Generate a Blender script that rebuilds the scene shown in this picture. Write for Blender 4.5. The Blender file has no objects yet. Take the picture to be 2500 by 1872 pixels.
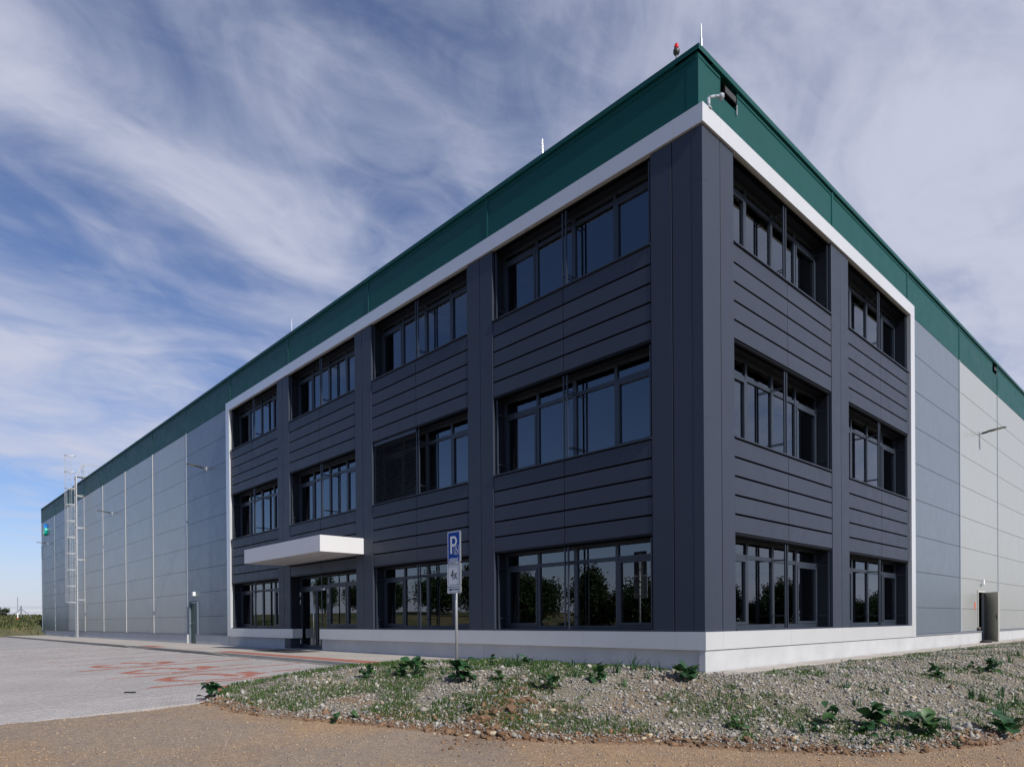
import bpy, math, random
import numpy as np
from mathutils import Vector, Matrix
random.seed(7); rng = np.random.default_rng(7)
R = math.radians
scn = bpy.context.scene
col = scn.collection

# ------------------------------------------------------------------ camera
IW, IH = 2500, 1872                      # photograph size, used to turn its pixels into directions
F_PX, SHIFT_PX = 1653.27, 586.05
PITCH, ROLL, YAW = -0.0041, -0.0075, 0.81689
CAM = np.array([7.0125, -11.7500, 1.0290])
fw = np.array([-math.sin(YAW)*math.cos(PITCH), math.cos(YAW)*math.cos(PITCH), math.sin(PITCH)])
rt = np.array([math.cos(YAW), math.sin(YAW), 0.0])
up = np.cross(rt, fw)
rt2 = rt*math.cos(ROLL)+up*math.sin(ROLL); up2 = -rt*math.sin(ROLL)+up*math.cos(ROLL)
cd = bpy.data.cameras.new('camera'); cam = bpy.data.objects.new('camera', cd); col.objects.link(cam)
cd.sensor_width = 36; cd.lens = F_PX*36/IW; cd.shift_y = SHIFT_PX/IW
cd.clip_start = 0.1; cd.clip_end = 6000
M = Matrix(((rt2[0], up2[0], -fw[0], CAM[0]), (rt2[1], up2[1], -fw[1], CAM[1]), (rt2[2], up2[2], -fw[2], CAM[2]), (0, 0, 0, 1)))
cam.matrix_world = M
scn.camera = cam
def ray(u, v): return fw + rt2*(u-IW/2)/F_PX - up2*(v-IH/2-SHIFT_PX)/F_PX

# ------------------------------------------------------------------ light
SUN_EL, SUN_AZ = R(38.5), R(4.5)         # azimuth: degrees in front of the long facade, seen from +X
S = Vector((math.cos(SUN_EL)*math.cos(SUN_AZ), -math.cos(SUN_EL)*math.sin(SUN_AZ), math.sin(SUN_EL)))
sl = bpy.data.lights.new('sun', 'SUN'); sl.energy = 4.9; sl.angle = R(0.53); sl.color = (1.0, 0.95, 0.88)
so = bpy.data.objects.new('sun', sl); col.objects.link(so)
so.rotation_euler = S.to_track_quat('Z', 'Y').to_euler(); so.location = (30, -5, 40)

world = bpy.data.worlds.new('World'); scn.world = world; world.use_nodes = True
wn, wl = world.node_tree.nodes, world.node_tree.links
wn.clear()
def W(t, **k):
    n = wn.new(t)
    for a, b in k.items(): setattr(n, a, b)
    return n
def wm(op, a, b=None, c=None, clamp=False):
    n = W('ShaderNodeMath', operation=op, use_clamp=clamp)
    for i, v in enumerate((a, b, c)):
        if v is None: continue
        if isinstance(v, (int, float)): n.inputs[i].default_value = v
        else: wl.new(v, n.inputs[i])
    return n.outputs[0]
def wramp(v, lo, hi):
    n = W('ShaderNodeMapRange', interpolation_type='SMOOTHSTEP')
    wl.new(v, n.inputs[0]); n.inputs[1].default_value = lo; n.inputs[2].default_value = hi
    return n.outputs[0]
sky = W('ShaderNodeTexSky', sky_type='NISHITA', sun_disc=False)
sky.sun_elevation = SUN_EL; sky.sun_rotation = math.atan2(S.x, S.y); sky.altitude = 300
sky.air_density = 1.0; sky.dust_density = 0.6; sky.ozone_density = 3.0
tc = W('ShaderNodeTexCoord'); sep = W('ShaderNodeSeparateXYZ'); wl.new(tc.outputs['Generated'], sep.inputs[0])
zz = wm('ADD', wm('MAXIMUM', sep.outputs[2], 0.0), 0.12)
px = wm('DIVIDE', sep.outputs[0], zz); py = wm('DIVIDE', sep.outputs[1], zz)
def wnoise(sx, sy, ox, oy, scale, detail, rough, dist):
    c = W('ShaderNodeCombineXYZ'); wl.new(wm('MULTIPLY_ADD', px, sx, ox), c.inputs[0]); wl.new(wm('MULTIPLY_ADD', py, sy, oy), c.inputs[1])
    n = W('ShaderNodeTexNoise'); wl.new(c.outputs[0], n.inputs['Vector'])
    n.inputs['Scale'].default_value = scale; n.inputs['Detail'].default_value = detail
    n.inputs['Roughness'].default_value = rough; n.inputs['Distortion'].default_value = dist
    return n.outputs['Fac']
big = wnoise(1.0, 0.55, 3.1, 1.7, 1.3, 3, 0.5, 0.4)
wisp = wnoise(1.15, 0.80, 0.4, 5.2, 2.7, 8, 0.54, 1.2)
fine = wnoise(2.0, 1.25, 7.7, 2.2, 4.6, 9, 0.58, 1.3)
def ridge(cx, w, tilt, p0, p1, soft):
    """a long streak of cirrus lying along the y direction of the cloud layer"""
    d = wm('DIVIDE', wm('ADD', wm('MULTIPLY_ADD', py, tilt, px), -cx), w)
    g = wm('POWER', 2.718, wm('MULTIPLY', wm('MULTIPLY', d, d), -1.0))
    a = wramp(py, p0-soft, p0+soft); b = wramp(py, p1+soft, p1-soft)
    return wm('MULTIPLY', g, wm('MULTIPLY', a, b))
cl = wm('ADD', wm('MULTIPLY', big, 0.75), wm('MULTIPLY', wisp, 0.85))
cl = wm('ADD', cl, wm('MULTIPLY', fine, 0.28))
cl = wm('ADD', cl, wm('MULTIPLY', ridge(-1.22, 0.16, 0.16, -0.2, 0.80, 0.25), 0.46))
cl = wm('ADD', cl, wm('MULTIPLY', ridge(-2.10, 0.30, 0.28, -0.2, 0.75, 0.25), 0.30))
cl = wm('ADD', cl, wm('MULTIPLY', ridge(-2.75, 0.35, 0.10, -0.3, 0.9, 0.3), 0.36))
cl = wm('ADD', cl, wm('MULTIPLY', wramp(wm('MULTIPLY_ADD', px, 0.75, py), -0.15, 0.75), 0.40))
cl = wm('ADD', cl, wm('MULTIPLY', wramp(wm('MULTIPLY_ADD', px, -0.25, py), 0.15, -1.2), -0.35))
mask = wm('MULTIPLY', wramp(cl, 0.74, 1.52), 0.92)
tint = W('ShaderNodeMix', data_type='RGBA', blend_type='MULTIPLY'); tint.inputs[0].default_value = 1.0; wl.new(sky.outputs[0], tint.inputs[6]); tint.inputs[7].default_value = (0.98, 1.0, 1.20, 1)
mask = wm('MAXIMUM', mask, wm('MULTIPLY', wramp(sep.outputs[2], 0.16, -0.02), 0.75))
bg1 = W('ShaderNodeBackground'); wl.new(tint.outputs[2], bg1.inputs[0]); bg1.inputs[1].default_value = 0.096
bg2 = W('ShaderNodeBackground'); bg2.inputs[0].default_value = (0.59, 0.615, 0.745, 1); bg2.inputs[1].default_value = 1.0
mx = W('ShaderNodeMixShader'); wl.new(mask, mx.inputs[0]); wl.new(bg1.outputs[0], mx.inputs[1]); wl.new(bg2.outputs[0], mx.inputs[2])
wo = W('ShaderNodeOutputWorld'); wl.new(mx.outputs[0], wo.inputs[0])

scn.view_settings.view_transform = 'Standard'; scn.view_settings.look = 'None'
scn.view_settings.exposure = 0.0; scn.view_settings.gamma = 1.0; scn.view_settings.use_curve_mapping = False

# ------------------------------------------------------------------ materials
MAT = {}
class NT:
    def __init__(s, name):
        s.m = bpy.data.materials.new(name); s.m.use_nodes = True
        s.n, s.l = s.m.node_tree.nodes, s.m.node_tree.links
        s.b = s.n['Principled BSDF']; s.out = s.n['Material Output']
        MAT[name] = s.m
    def N(s, t, **k):
        n = s.n.new(t)
        for a, b in k.items(): setattr(n, a, b)
        return n
    def pos(s):
        return s.N('ShaderNodeNewGeometry').outputs['Position']
    def noise(s, scale, detail=4, rough=.55, vec=None, mult=None):
        n = s.N('ShaderNodeTexNoise'); v = vec or s.pos()
        if mult:
            mm = s.N('ShaderNodeVectorMath', operation='MULTIPLY'); s.l.new(v, mm.inputs[0]); mm.inputs[1].default_value = mult; v = mm.outputs[0]
        s.l.new(v, n.inputs['Vector']); n.inputs['Scale'].default_value = scale; n.inputs['Detail'].default_value = detail; n.inputs['Roughness'].default_value = rough
        return n.outputs['Fac']
    def ramp(s, v, stops):
        n = s.N('ShaderNodeValToRGB'); e = n.color_ramp.elements
        while len(e) < len(stops): e.new(0.5)
        for i, (p, c) in enumerate(stops): e[i].position = p; e[i].color = (*c, 1)
        s.l.new(v, n.inputs[0]); return n.outputs[0]
    def mixc(s, f, a, b, mode='MIX'):
        n = s.N('ShaderNodeMix', data_type='RGBA', blend_type=mode)
        for i, v in ((0, f), (6, a), (7, b)):
            if isinstance(v, (int, float)): n.inputs[i].default_value = v
            elif isinstance(v, tuple): n.inputs[i].default_value = (*v, 1)
            else: s.l.new(v, n.inputs[i])
        return n.outputs[2]
    def rng(s, v, a, b, c, d):
        n = s.N('ShaderNodeMapRange'); s.l.new(v, n.inputs[0])
        for i, q in enumerate((a, b, c, d)): n.inputs[i+1].default_value = q
        return n.outputs[0]
    def base(s, c):
        if isinstance(c, tuple): s.b.inputs['Base Color'].default_value = (*c, 1)
        else: s.l.new(c, s.b.inputs['Base Color'])
    def rough(s, r):
        if isinstance(r, (int, float)): s.b.inputs['Roughness'].default_value = r
        else: s.l.new(r, s.b.inputs['Roughness'])
    def bump(s, h, strength, dist):
        n = s.N('ShaderNodeBump'); s.l.new(h, n.inputs['Height']); n.inputs['Strength'].default_value = strength; n.inputs['Distance'].default_value = dist
        s.l.new(n.outputs[0], s.b.inputs['Normal'])

def sheet_metal(name, c, rough=.4, metal=0.0, var=.06, spec=.5, streak=True, osc=(1, 1, 1)):
    t = NT(name)
    oi = t.N('ShaderNodeObjectInfo').outputs['Random']
    k = t.mixc(1.0, c, t.ramp(oi, [(0, (1-var,)*3), (1, (1+var*.0,)*3)]), 'MULTIPLY')
    d = t.noise(0.9, 5, .6, mult=(1, 1, .35))
    k = t.mixc(1.0, k, t.ramp(d, [(.3, (1-var*.9,)*3), (.7, (1, 1, 1))]), 'MULTIPLY')
    t.base(k); t.b.inputs['Metallic'].default_value = metal; t.b.inputs['Specular IOR Level'].default_value = spec
    r = t.noise(2.2, 4, .6)
    t.rough(t.rng(r, .3, .7, rough*.88, rough*1.12))
    w = t.noise(.55, 2, .5)                                   # faint oil-canning of the sheet
    t.bump(w, .05, .03)
    return t
sheet_metal('dark_cladding', (.042, .052, .076), .45, .08, .08, .22)
sheet_metal('white_frame', (.67, .68, .695), .32, .35, .04)
sheet_metal('canopy_white', (.60, .60, .61), .45, 0, .03)
sheet_metal('wall_light', (.40, .415, .405), .36, .28, .03, .5)
sheet_metal('wall_slate', (.162, .196, .238), .36, .30, .03, .5)
sheet_metal('parapet_green', (.004, .066, .062), .48, 0, .06, .22)
sheet_metal('strip_light', (.50, .49, .46), .45, 0, .05)
sheet_metal('strip_slate', (.30, .34, .38), .45, 0, .05)
sheet_metal('flashing', (.20, .22, .26), .4, .1, .05)
sheet_metal('window_frame', (.030, .040, .058), .38, .1, .05)
sheet_metal('door_grey', (.40, .40, .355), .42, 0, .05)
sheet_metal('door_green', (.006, .055, .042), .4, 0, .05)
sheet_metal('shaded_lining', (.014, .017, .026), .5, 0, .05, .2)  # dark sheet, darkened further with the window openings' shade in its colour
sheet_metal('steel', (.66, .67, .68), .32, .9, .05)
sheet_metal('galvanised', (.46, .475, .49), .42, .45, .12)
sheet_metal('lamp_dark', (.055, .055, .052), .45, .3, .05)
sheet_metal('plain_white', (.78, .78, .78), .45, 0, .03)
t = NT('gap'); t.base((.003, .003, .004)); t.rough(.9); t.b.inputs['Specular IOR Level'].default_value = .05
t = NT('interior'); t.base((.30, .31, .30)); t.rough(.8)
t = NT('interior_floor'); t.base((.12, .12, .12)); t.rough(.7)
t = NT('lens'); t.base((.55, .53, .42)); t.rough(.25)
t = NT('red_lens'); t.base((.55, .012, .012)); t.rough(.12)
t = NT('orange'); t.base((.75, .10, .02)); t.rough(.5)
t = NT('rubber'); t.base((.02, .02, .02)); t.rough(.9)
t = NT('logo_blue'); t.base((.0, .16, .50)); t.rough(.25)
t = NT('logo_teal'); t.base((.0, .40, .33)); t.rough(.25)
t = NT('logo_lime'); t.base((.22, .55, .08)); t.rough(.25)
t = NT('logo_side'); t.base((.008, .02, .03)); t.rough(.4)
t = NT('sign_blue'); t.base((.002, .045, .27)); t.rough(.6); t.b.inputs['Specular IOR Level'].default_value = .15
t = NT('sign_white'); t.base((.62, .64, .66)); t.rough(.4)
t = NT('sign_black'); t.base((.015, .015, .016)); t.rough(.5)
# glazing: tinted, mostly mirror at a slant
t = NT('glass')
tr = t.N('ShaderNodeBsdfTransparent'); tr.inputs[0].default_value = (.40, .45, .44, 1)
gl = t.N('ShaderNodeBsdfGlossy'); gl.inputs['Roughness'].default_value = 0.0; gl.inputs[0].default_value = (.85, .92, 1.0, 1)
fr = t.N('ShaderNodeFresnel'); fr.inputs[0].default_value = 2.3
ms = t.N('ShaderNodeMixShader'); t.l.new(fr.outputs[0], ms.inputs[0]); t.l.new(tr.outputs[0], ms.inputs[1]); t.l.new(gl.outputs[0], ms.inputs[2])
t.l.new(ms.outputs[0], t.out.inputs[0])
# concrete plinth
t = NT('plinth')
n1 = t.noise(1.3, 6, .6); n2 = t.noise(40, 3, .6)
c = t.ramp(n1, [(.3, (.385, .395, .405)), (.7, (.465, .47, .475))])
c = t.mixc(t.ramp(n2, [(.68, (0, 0, 0)), (.74, (.5, .5, .5))]), c, (.42, .41, .40))
t.base(c); t.rough(.75); t.bump(n2, .08, .01)
# walkway paving
def paved(name, c0, c1, joint, bw, bh, rot=0, mort=.006):
    t = NT(name)
    mp = t.N('ShaderNodeMapping'); t.l.new(t.pos(), mp.inputs[0]); mp.inputs['Rotation'].default_value = (0, 0, rot)
    b = t.N('ShaderNodeTexBrick'); t.l.new(mp.outputs[0], b.inputs['Vector'])
    b.inputs['Scale'].default_value = 1; b.inputs['Brick Width'].default_value = bw; b.inputs['Row Height'].default_value = bh
    b.inputs['Mortar Size'].default_value = mort; b.inputs['Mortar Smooth'].default_value = .3; b.inputs['Bias'].default_value = 0
    b.inputs['Color1'].default_value = (*c0, 1); b.inputs['Color2'].default_value = (*c1, 1); b.inputs['Mortar'].default_value = (*joint, 1)
    d = t.noise(.45, 7, .65); d2 = t.noise(9, 5, .6)
    k = t.mixc(1.0, b.outputs[0], t.ramp(d, [(.3, (.80, .79, .77)), (.7, (1.06, 1.05, 1.04))]), 'MULTIPLY')
    k = t.mixc(1.0, k, t.ramp(d2, [(.3, (.90, .90, .90)), (.7, (1.05, 1.05, 1.05))]), 'MULTIPLY')
    t.base(k); t.rough(.82); t.bump(b.outputs['Fac'], -.35, .006)
    return t
paved('plaza_base', (.335, .318, .315), (.375, .355, .35), (.20, .19, .185), .2, .1, R(90))
paved('walk_base', (.40, .375, .34), (.44, .41, .37), (.28, .26, .24), .2, .1, R(90))
def stone_mat(name, c, var=.15, rough=.85):
    t = NT(name)
    oi = t.N('ShaderNodeObjectInfo').outputs['Random']; d = t.noise(.45, 7, .65); d2 = t.noise(14, 5, .6)
    k = t.mixc(1.0, c, t.ramp(oi, [(0, (1-var,)*3), (1, (1.04,)*3)]), 'MULTIPLY')
    k = t.mixc(1.0, k, t.ramp(d, [(.3, (.82, .81, .79)), (.7, (1.05, 1.04, 1.03))]), 'MULTIPLY')
    k = t.mixc(1.0, k, t.ramp(d2, [(.3, (.86, .86, .86)), (.7, (1.06, 1.06, 1.06))]), 'MULTIPLY')
    t.base(k); t.rough(rough); t.bump(d2, .25, .01)
stone_mat('paver', (.37, .352, .348), .10)
stone_mat('paver_red', (.37, .14, .10), .12)
stone_mat('kerb', (.24, .225, .205), .12)
stone_mat('slab', (.42, .39, .36), .14)
stone_mat('rock_grey', (.36, .345, .32), .30)
stone_mat('rock_buff', (.55, .46, .32), .25)
stone_mat('clod', (.185, .108, .060), .35)
# coloured stuff with a vertex colour
def vcol(name, rough=.85, trans=0.0, spec=.3):
    t = NT(name); a = t.N('ShaderNodeVertexColor', layer_name='Col')
    d = t.noise(60, 2, .5)
    k = t.mixc(1.0, a.outputs[0], t.ramp(d, [(.3, (.85,)*3), (.7, (1.1,)*3)]), 'MULTIPLY')
    t.base(k); t.rough(rough); t.b.inputs['Specular IOR Level'].default_value = spec
    if trans:
        tl = t.N('ShaderNodeBsdfTranslucent'); t.l.new(k, tl.inputs[0])
        mx = t.N('ShaderNodeMixShader'); mx.inputs[0].default_value = trans
        t.l.new(t.b.outputs[0], mx.inputs[1]); t.l.new(tl.outputs[0], mx.inputs[2]); t.l.new(mx.outputs[0], t.out.inputs[0])
    return t
vcol('stones'); vcol('grass', .6, .3); vcol('foliage', .6, .25)
# terrain: colour zones come from a vertex colour (soil, rubble, road), grain from noise
t = NT('terrain'); a = t.N('ShaderNodeVertexColor', layer_name='Col')
g1 = t.noise(55, 6, .7); g2 = t.noise(11, 5, .65); g3 = t.noise(1.1, 5, .6)
k = t.mixc(1.0, a.outputs[0], t.ramp(g1, [(.30, (.50, .49, .48)), (.5, (.95, .95, .95)), (.72, (1.55, 1.5, 1.42))]), 'MULTIPLY')
k = t.mixc(1.0, k, t.ramp(g2, [(.3, (.80, .80, .82)), (.7, (1.15, 1.12, 1.06))]), 'MULTIPLY')
k = t.mixc(1.0, k, t.ramp(g3, [(.3, (.88, .90, .94)), (.7, (1.1, 1.06, .98))]), 'MULTIPLY')
t.base(k); t.rough(.95); t.b.inputs['Specular IOR Level'].default_value = .2
ad = t.N('ShaderNodeMath', operation='ADD'); t.l.new(g1, ad.inputs[0]); t.l.new(g2, ad.inputs[1]); t.bump(ad.outputs[0], .9, .022)
# leaves of weeds
t = NT('leaf'); oi = t.N('ShaderNodeObjectInfo').outputs['Random']
k = t.ramp(oi, [(0, (.018, .065, .022)), (.6, (.03, .095, .03)), (1, (.06, .13, .035))])
k = t.mixc(1.0, k, t.ramp(t.noise(25, 4, .6), [(.3, (.75,)*3), (.7, (1.2,)*3)]), 'MULTIPLY')
t.base(k); t.rough(.5)
tl = t.N('ShaderNodeBsdfTranslucent'); t.l.new(k, tl.inputs[0]); mx = t.N('ShaderNodeMixShader'); mx.inputs[0].default_value = .22
t.l.new(t.b.outputs[0], mx.inputs[1]); t.l.new(tl.outputs[0], mx.inputs[2]); t.l.new(mx.outputs[0], t.out.inputs[0])
t = NT('bark'); t.base((.10, .075, .055)); t.rough(.9)

# ------------------------------------------------------------------ mesh helpers
def tag(o, label=None, cat=None, group=None, kind=None):
    for k, v in (('label', label), ('category', cat), ('group', group), ('kind', kind)):
        if v: o[k] = v
    return o
def link(name, me, mat=None, parent=None):
    o = bpy.data.objects.new(name, me); col.objects.link(o)
    if mat and not me.materials: me.materials.append(MAT[mat])
    if parent: o.parent = parent
    return o
def empty(name, loc=(0, 0, 0)):
    o = bpy.data.objects.new(name, None); col.objects.link(o); o.location = loc; o.empty_display_size = .2
    return o
class MB:
    """collects simple solids into one mesh"""
    def __init__(s): s.v = []; s.f = []
    def add(s, vs, fs):
        b = len(s.v); s.v += [tuple(map(float, q)) for q in vs]; s.f += [tuple(b+i for i in f) for f in fs]; return s
    def hexa(s, c):        # 8 corners: 0-3 lower ring, 4-7 upper ring
        return s.add(c, [(3, 2, 1, 0), (4, 5, 6, 7), (0, 1, 5, 4), (1, 2, 6, 5), (2, 3, 7, 6), (3, 0, 4, 7)])
    def box(s, x0, x1, y0, y1, z0, z1):
        return s.hexa([(x0, y0, z0), (x1, y0, z0), (x1, y1, z0), (x0, y1, z0), (x0, y0, z1), (x1, y0, z1), (x1, y1, z1), (x0, y1, z1)])
    def tube(s, p, q, r0, r1=None, n=8):
        r1 = r0 if r1 is None else r1
        p, q = Vector(p), Vector(q); d = (q-p).normalized()
        a = d.orthogonal().normalized(); b = d.cross(a)
        vs = [p+(a*math.cos(2*math.pi*i/n)+b*math.sin(2*math.pi*i/n))*r0 for i in range(n)]
        vs += [q+(a*math.cos(2*math.pi*i/n)+b*math.sin(2*math.pi*i/n))*r1 for i in range(n)]
        return s.add(vs, [(i, (i+1) % n, n+(i+1) % n, n+i) for i in range(n)]+[tuple(range(n-1, -1, -1)), tuple(range(n, 2*n))])
    def lathe(s, prof, base, n=16):
        bx, by, bz = base; vs = []; fs = []
        for r, z in prof: vs += [(bx+r*math.cos(2*math.pi*i/n), by+r*math.sin(2*math.pi*i/n), bz+z) for i in range(n)]
        for k in range(len(prof)-1):
            fs += [(k*n+i, k*n+(i+1) % n, (k+1)*n+(i+1) % n, (k+1)*n+i) for i in range(n)]
        fs += [tuple(range(n-1, -1, -1)), tuple(range((len(prof)-1)*n, len(prof)*n))]
        return s.add(vs, fs)
    def prism(s, poly, f0, f1):      # poly of 2-tuples mapped to 3D at two levels
        n = len(poly)
        return s.add([f0(*p) for p in poly]+[f1(*p) for p in poly], [tuple(range(n-1, -1, -1)), tuple(range(n, 2*n))]+[(i, (i+1) % n, n+(i+1) % n, n+i) for i in range(n)])
    def mesh(s, name='m'):
        me = bpy.data.meshes.new(name); me.from_pydata(s.v, [], s.f); me.update(); return me
    def build(s, name, mat, parent=None, smooth=False):
        me = s.mesh(name)
        if smooth:
            for p in me.polygons: p.use_smooth = True
        return link(name, me, mat, parent)
# facade coordinates: s along the wall from the corner, z up, d depth behind the white frame's face
def fL(s, z, d): return (-s, d, z)
def fR(s, z, d): return (-d, s, z)
def fbox(mb, f, s0, s1, z0, z1, d0, d1):
    c = [f(s0, z0, d0), f(s1, z0, d0), f(s1, z0, d1), f(s0, z0, d1), f(s0, z1, d0), f(s1, z1, d0), f(s1, z1, d1), f(s0, z1, d1)]
    if f is fL: c = [c[1], c[0], c[3], c[2], c[5], c[4], c[7], c[6]]
    return mb.hexa(c)
def plate(name, mat, parent, f, s0, s1, z0, z1, d0, d1, ch=.006):
    """a cladding plate: front face with a small bevel all round"""
    fr = [(s0+ch, z0+ch, d0), (s1-ch, z0+ch, d0), (s1-ch, z1-ch, d0), (s0+ch, z1-ch, d0)]
    md = [(s0, z0, d0+ch), (s1, z0, d0+ch), (s1, z1, d0+ch), (s0, z1, d0+ch)]
    bk = [(s0, z0, d1), (s1, z0, d1), (s1, z1, d1), (s0, z1, d1)]
    vs = [f(*q) for q in fr+md+bk]; fs = [(0, 1, 2, 3)]
    for k in (0, 4): fs += [(k+i, k+4+i, k+4+(i+1) % 4, k+(i+1) % 4) for i in range(4)]
    if f is fL: fs = [q[::-1] for q in fs]
    return MB().add(vs, fs).build(name, mat, parent)
def part(name, mat, parent, f, *b): return fbox(MB(), f, *b).build(name, mat, parent)

# ------------------------------------------------------------------ ground heights
def vnoise(x, y, seed=0):
    xi, yi = np.floor(x).astype(np.int64), np.floor(y).astype(np.int64); fx, fy = x-xi, y-yi
    fx = fx*fx*(3-2*fx); fy = fy*fy*(3-2*fy)
    def hsh(a, b):
        n = (a*374761393+b*668265263+seed*1274126177) & 0x7fffffff
        n = ((n ^ (n >> 13))*1274126177) & 0x7fffffff
        return ((n ^ (n >> 16)) & 0xffff)/65535.0
    return (hsh(xi, yi)*(1-fx)+hsh(xi+1, yi)*fx)*(1-fy)+(hsh(xi, yi+1)*(1-fx)+hsh(xi+1, yi+1)*fx)*fy
def fbm(x, y, seed=0, o=4, g=.5):
    a = 1; t = 0; s = 0
    for i in range(o): t = t+a*vnoise(x*2**i, y*2**i, seed+i*17); s += a; a *= g
    return t/s
def sst(a, b, x): q = np.clip((x-a)/(b-a), 0, 1); return q*q*(3-2*q)
TOE = np.array([(-9, -9.2), (-6.2, -7.9), (-5.2, -7.75), (-3.4, -7.75), (-1.9, -7.0), (0, -6.1), (1.1, -5.3), (2.3, -4.15), (3.2, -3.65), (4.1, -2.9), (4.75, -1.1), (5.1, .5), (5.6, 5), (6, 15), (6.2, 60)])
def toe_dist(x, y):
    best = np.full(np.shape(x), 1e9); sg = np.ones(np.shape(x))
    for (ax, ay), (bx, by) in zip(TOE[:-1], TOE[1:]):
        dx, dy = bx-ax, by-ay; L2 = dx*dx+dy*dy
        t = np.clip(((x-ax)*dx+(y-ay)*dy)/L2, 0, 1); d = np.hypot(x-ax-t*dx, y-ay-t*dy)
        cr = dx*(y-ay)-dy*(x-ax); m = d < best
        best = np.where(m, d, best); sg = np.where(m, np.where(cr > 0, 1, -1), sg)
    return best*sg
def plaza_z(y): return -.10+.030*(np.minimum(y, -3.0)+3)
XB = ([-14, -10.5, -8.7, -7.9, -7.4, -7.0, -5.7, -4.3, -3.0, -2.2, -1.0, 0], [-4.5, -4.4, -4.5, -4.75, -5.3, -5.8, -5.65, -5.6, -5.35, -4.7, -4.0, -3.8])
def height(x, y, rough=True):
    x = np.asarray(x, float); y = np.asarray(y, float)
    zg = np.clip(-.27-.05*(x+4.4), -.64, -.25)
    t = toe_dist(x, y)+(.35*(fbm(x*.9, y*.9, 3)-.5) if rough else 0)
    dx = np.maximum(x, 0); dy = np.maximum(-y, 0); d = np.hypot(dx, dy); wf = dy/(dx+dy+1e-6)
    pz = -.02+(.075+.115*wf)*sst(.55, 2.0, d)
    hm = zg+.05*sst(-.05, .15, t)+(pz-zg-.05)*sst(-.1, 3.4, t)**.8
    if rough:
        m = sst(.0, .5, t)*sst(.5, .9, d)
        hm = hm+m*(.09*(fbm(x*1.6, y*1.6, 11)-.5)+.045*(fbm(x*7, y*7, 23)-.5))+(1-m)*.012*(fbm(x*4, y*4, 31)-.5)
        q = np.exp(-(((x+.2)*.83+(y+5.2)*.55)/.45)**2-(((x+.2)*-.55+(y+5.2)*.83)/1.1)**2)
        hm = hm+.10*q*sst(-.1, .4, t)*(.4+fbm(x*5, y*5, 41))
    xb = np.interp(y, XB[0], XB[1])+(.10*(fbm(y*2.5, x*0, 5)-.5) if rough else 0)
    under = plaza_z(y)-.08
    h = under+(hm-under)*sst(xb-.06, xb+.35, x)
    # meadow beyond the far end of the yard, and the open field behind the road
    bank = sst(-70.5, -77.5, x)*1.35+sst(-84, -112, x)*1.0+sst(-120, -600, x)*3
    h = np.where(x < -60, np.maximum(h, -.3)+bank*(1 if not rough else (.85+.3*fbm(x*.25, y*.25, 9))), h)
    h = h+sst(-28, -70, y)*1.1+sst(14, 60, x)*.6
    return h
def ground_at(u, v):
    """point where the photograph's pixel meets the ground"""
    r = ray(u, v); ts = np.linspace(5, 60, 5500); P = CAM[None]+ts[:, None]*r[None]
    i = np.argmax(P[:, 2] < height(P[:, 0], P[:, 1])); return P[i]

# ------------------------------------------------------------------ terrain sheet
def axis(lo, hi, d0, d1, step, grow):
    a = list(np.arange(d0, d1, step)); g = step; p = d1
    while p < hi: a.append(p); g *= grow; p += g
    a.append(hi); g = step; p = d0-step
    while p > lo: a.insert(0, p); g *= grow; p -= g
    a.insert(0, lo); return np.array(a)
xs = axis(-1500, 1500, -6.4, 6.4, .06, 1.09); ys = axis(-1500, 1500, -9.0, 6.0, .07, 1.07)
X, Y = np.meshgrid(xs, ys, indexing='ij'); Z = height(X, Y)
nx, ny = X.shape
def grid_mesh(name, X, Y, Z, C):
    nx, ny = X.shape; me = bpy.data.meshes.new(name)
    me.vertices.add(nx*ny); me.vertices.foreach_set('co', np.stack([X, Y, Z], -1).reshape(-1).astype(np.float32))
    i = (np.arange(nx-1)[:, None]*ny+np.arange(ny-1)[None]).reshape(-1)
    q = np.stack([i, i+ny, i+ny+1, i+1], -1).astype(np.int32); n = len(q)
    me.loops.add(n*4); me.loops.foreach_set('vertex_index', q.reshape(-1)); me.polygons.add(n)
    me.polygons.foreach_set('loop_start', np.arange(n, dtype=np.int32)*4); me.update(calc_edges=True)
    at = me.color_attributes.new('Col', 'FLOAT_COLOR', 'POINT')
    at.data.foreach_set('color', np.concatenate([C.reshape(-1, 3), np.ones((nx*ny, 1))], 1).astype(np.float32).reshape(-1))
    return me
T = toe_dist(X, Y)+.35*(fbm(X*.9, Y*.9, 3)-.5)
road = np.array([.33, .235, .158]); roadg = np.array([.28, .232, .19]); soil = np.array([.165, .100, .060]); rub = np.array([.205, .190, .150]); turf = np.array([.075, .095, .035]); dry = np.array([.19, .155, .08])
k = sst(.38, .62, fbm(X*.45, Y*.45, 51))[..., None]; C = road*(1-k)+roadg*k
m = (sst(-.10, .05, T)*(1-sst(.10, .42, T+.7*(fbm(X*1.2, Y*1.2, 61)-.5))))[..., None]; C = C*(1-m)+soil*m
m2 = sst(.10, .42, T+.7*(fbm(X*1.2, Y*1.2, 61)-.5))[..., None]; C = C*(1-m2)+rub*m2
brown = (sst(.52, .66, fbm(X*.8, Y*.8, 71))*sst(2.5, -.5, X))[..., None]*m2*.75; C = C*(1-brown)+soil*1.25*brown
q = np.exp(-(((X+.2)*.83+(Y+5.2)*.55)/.5)**2-(((X+.2)*-.55+(Y+5.2)*.83)/1.25)**2)[..., None]; C = C*(1-q)+soil*q
far = np.clip(sst(-66, -72, X)+sst(-25, -34, Y)+sst(7, 12, X)*sst(6, 14, Y)+sst(22, 34, X), 0, 1)[..., None]
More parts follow.
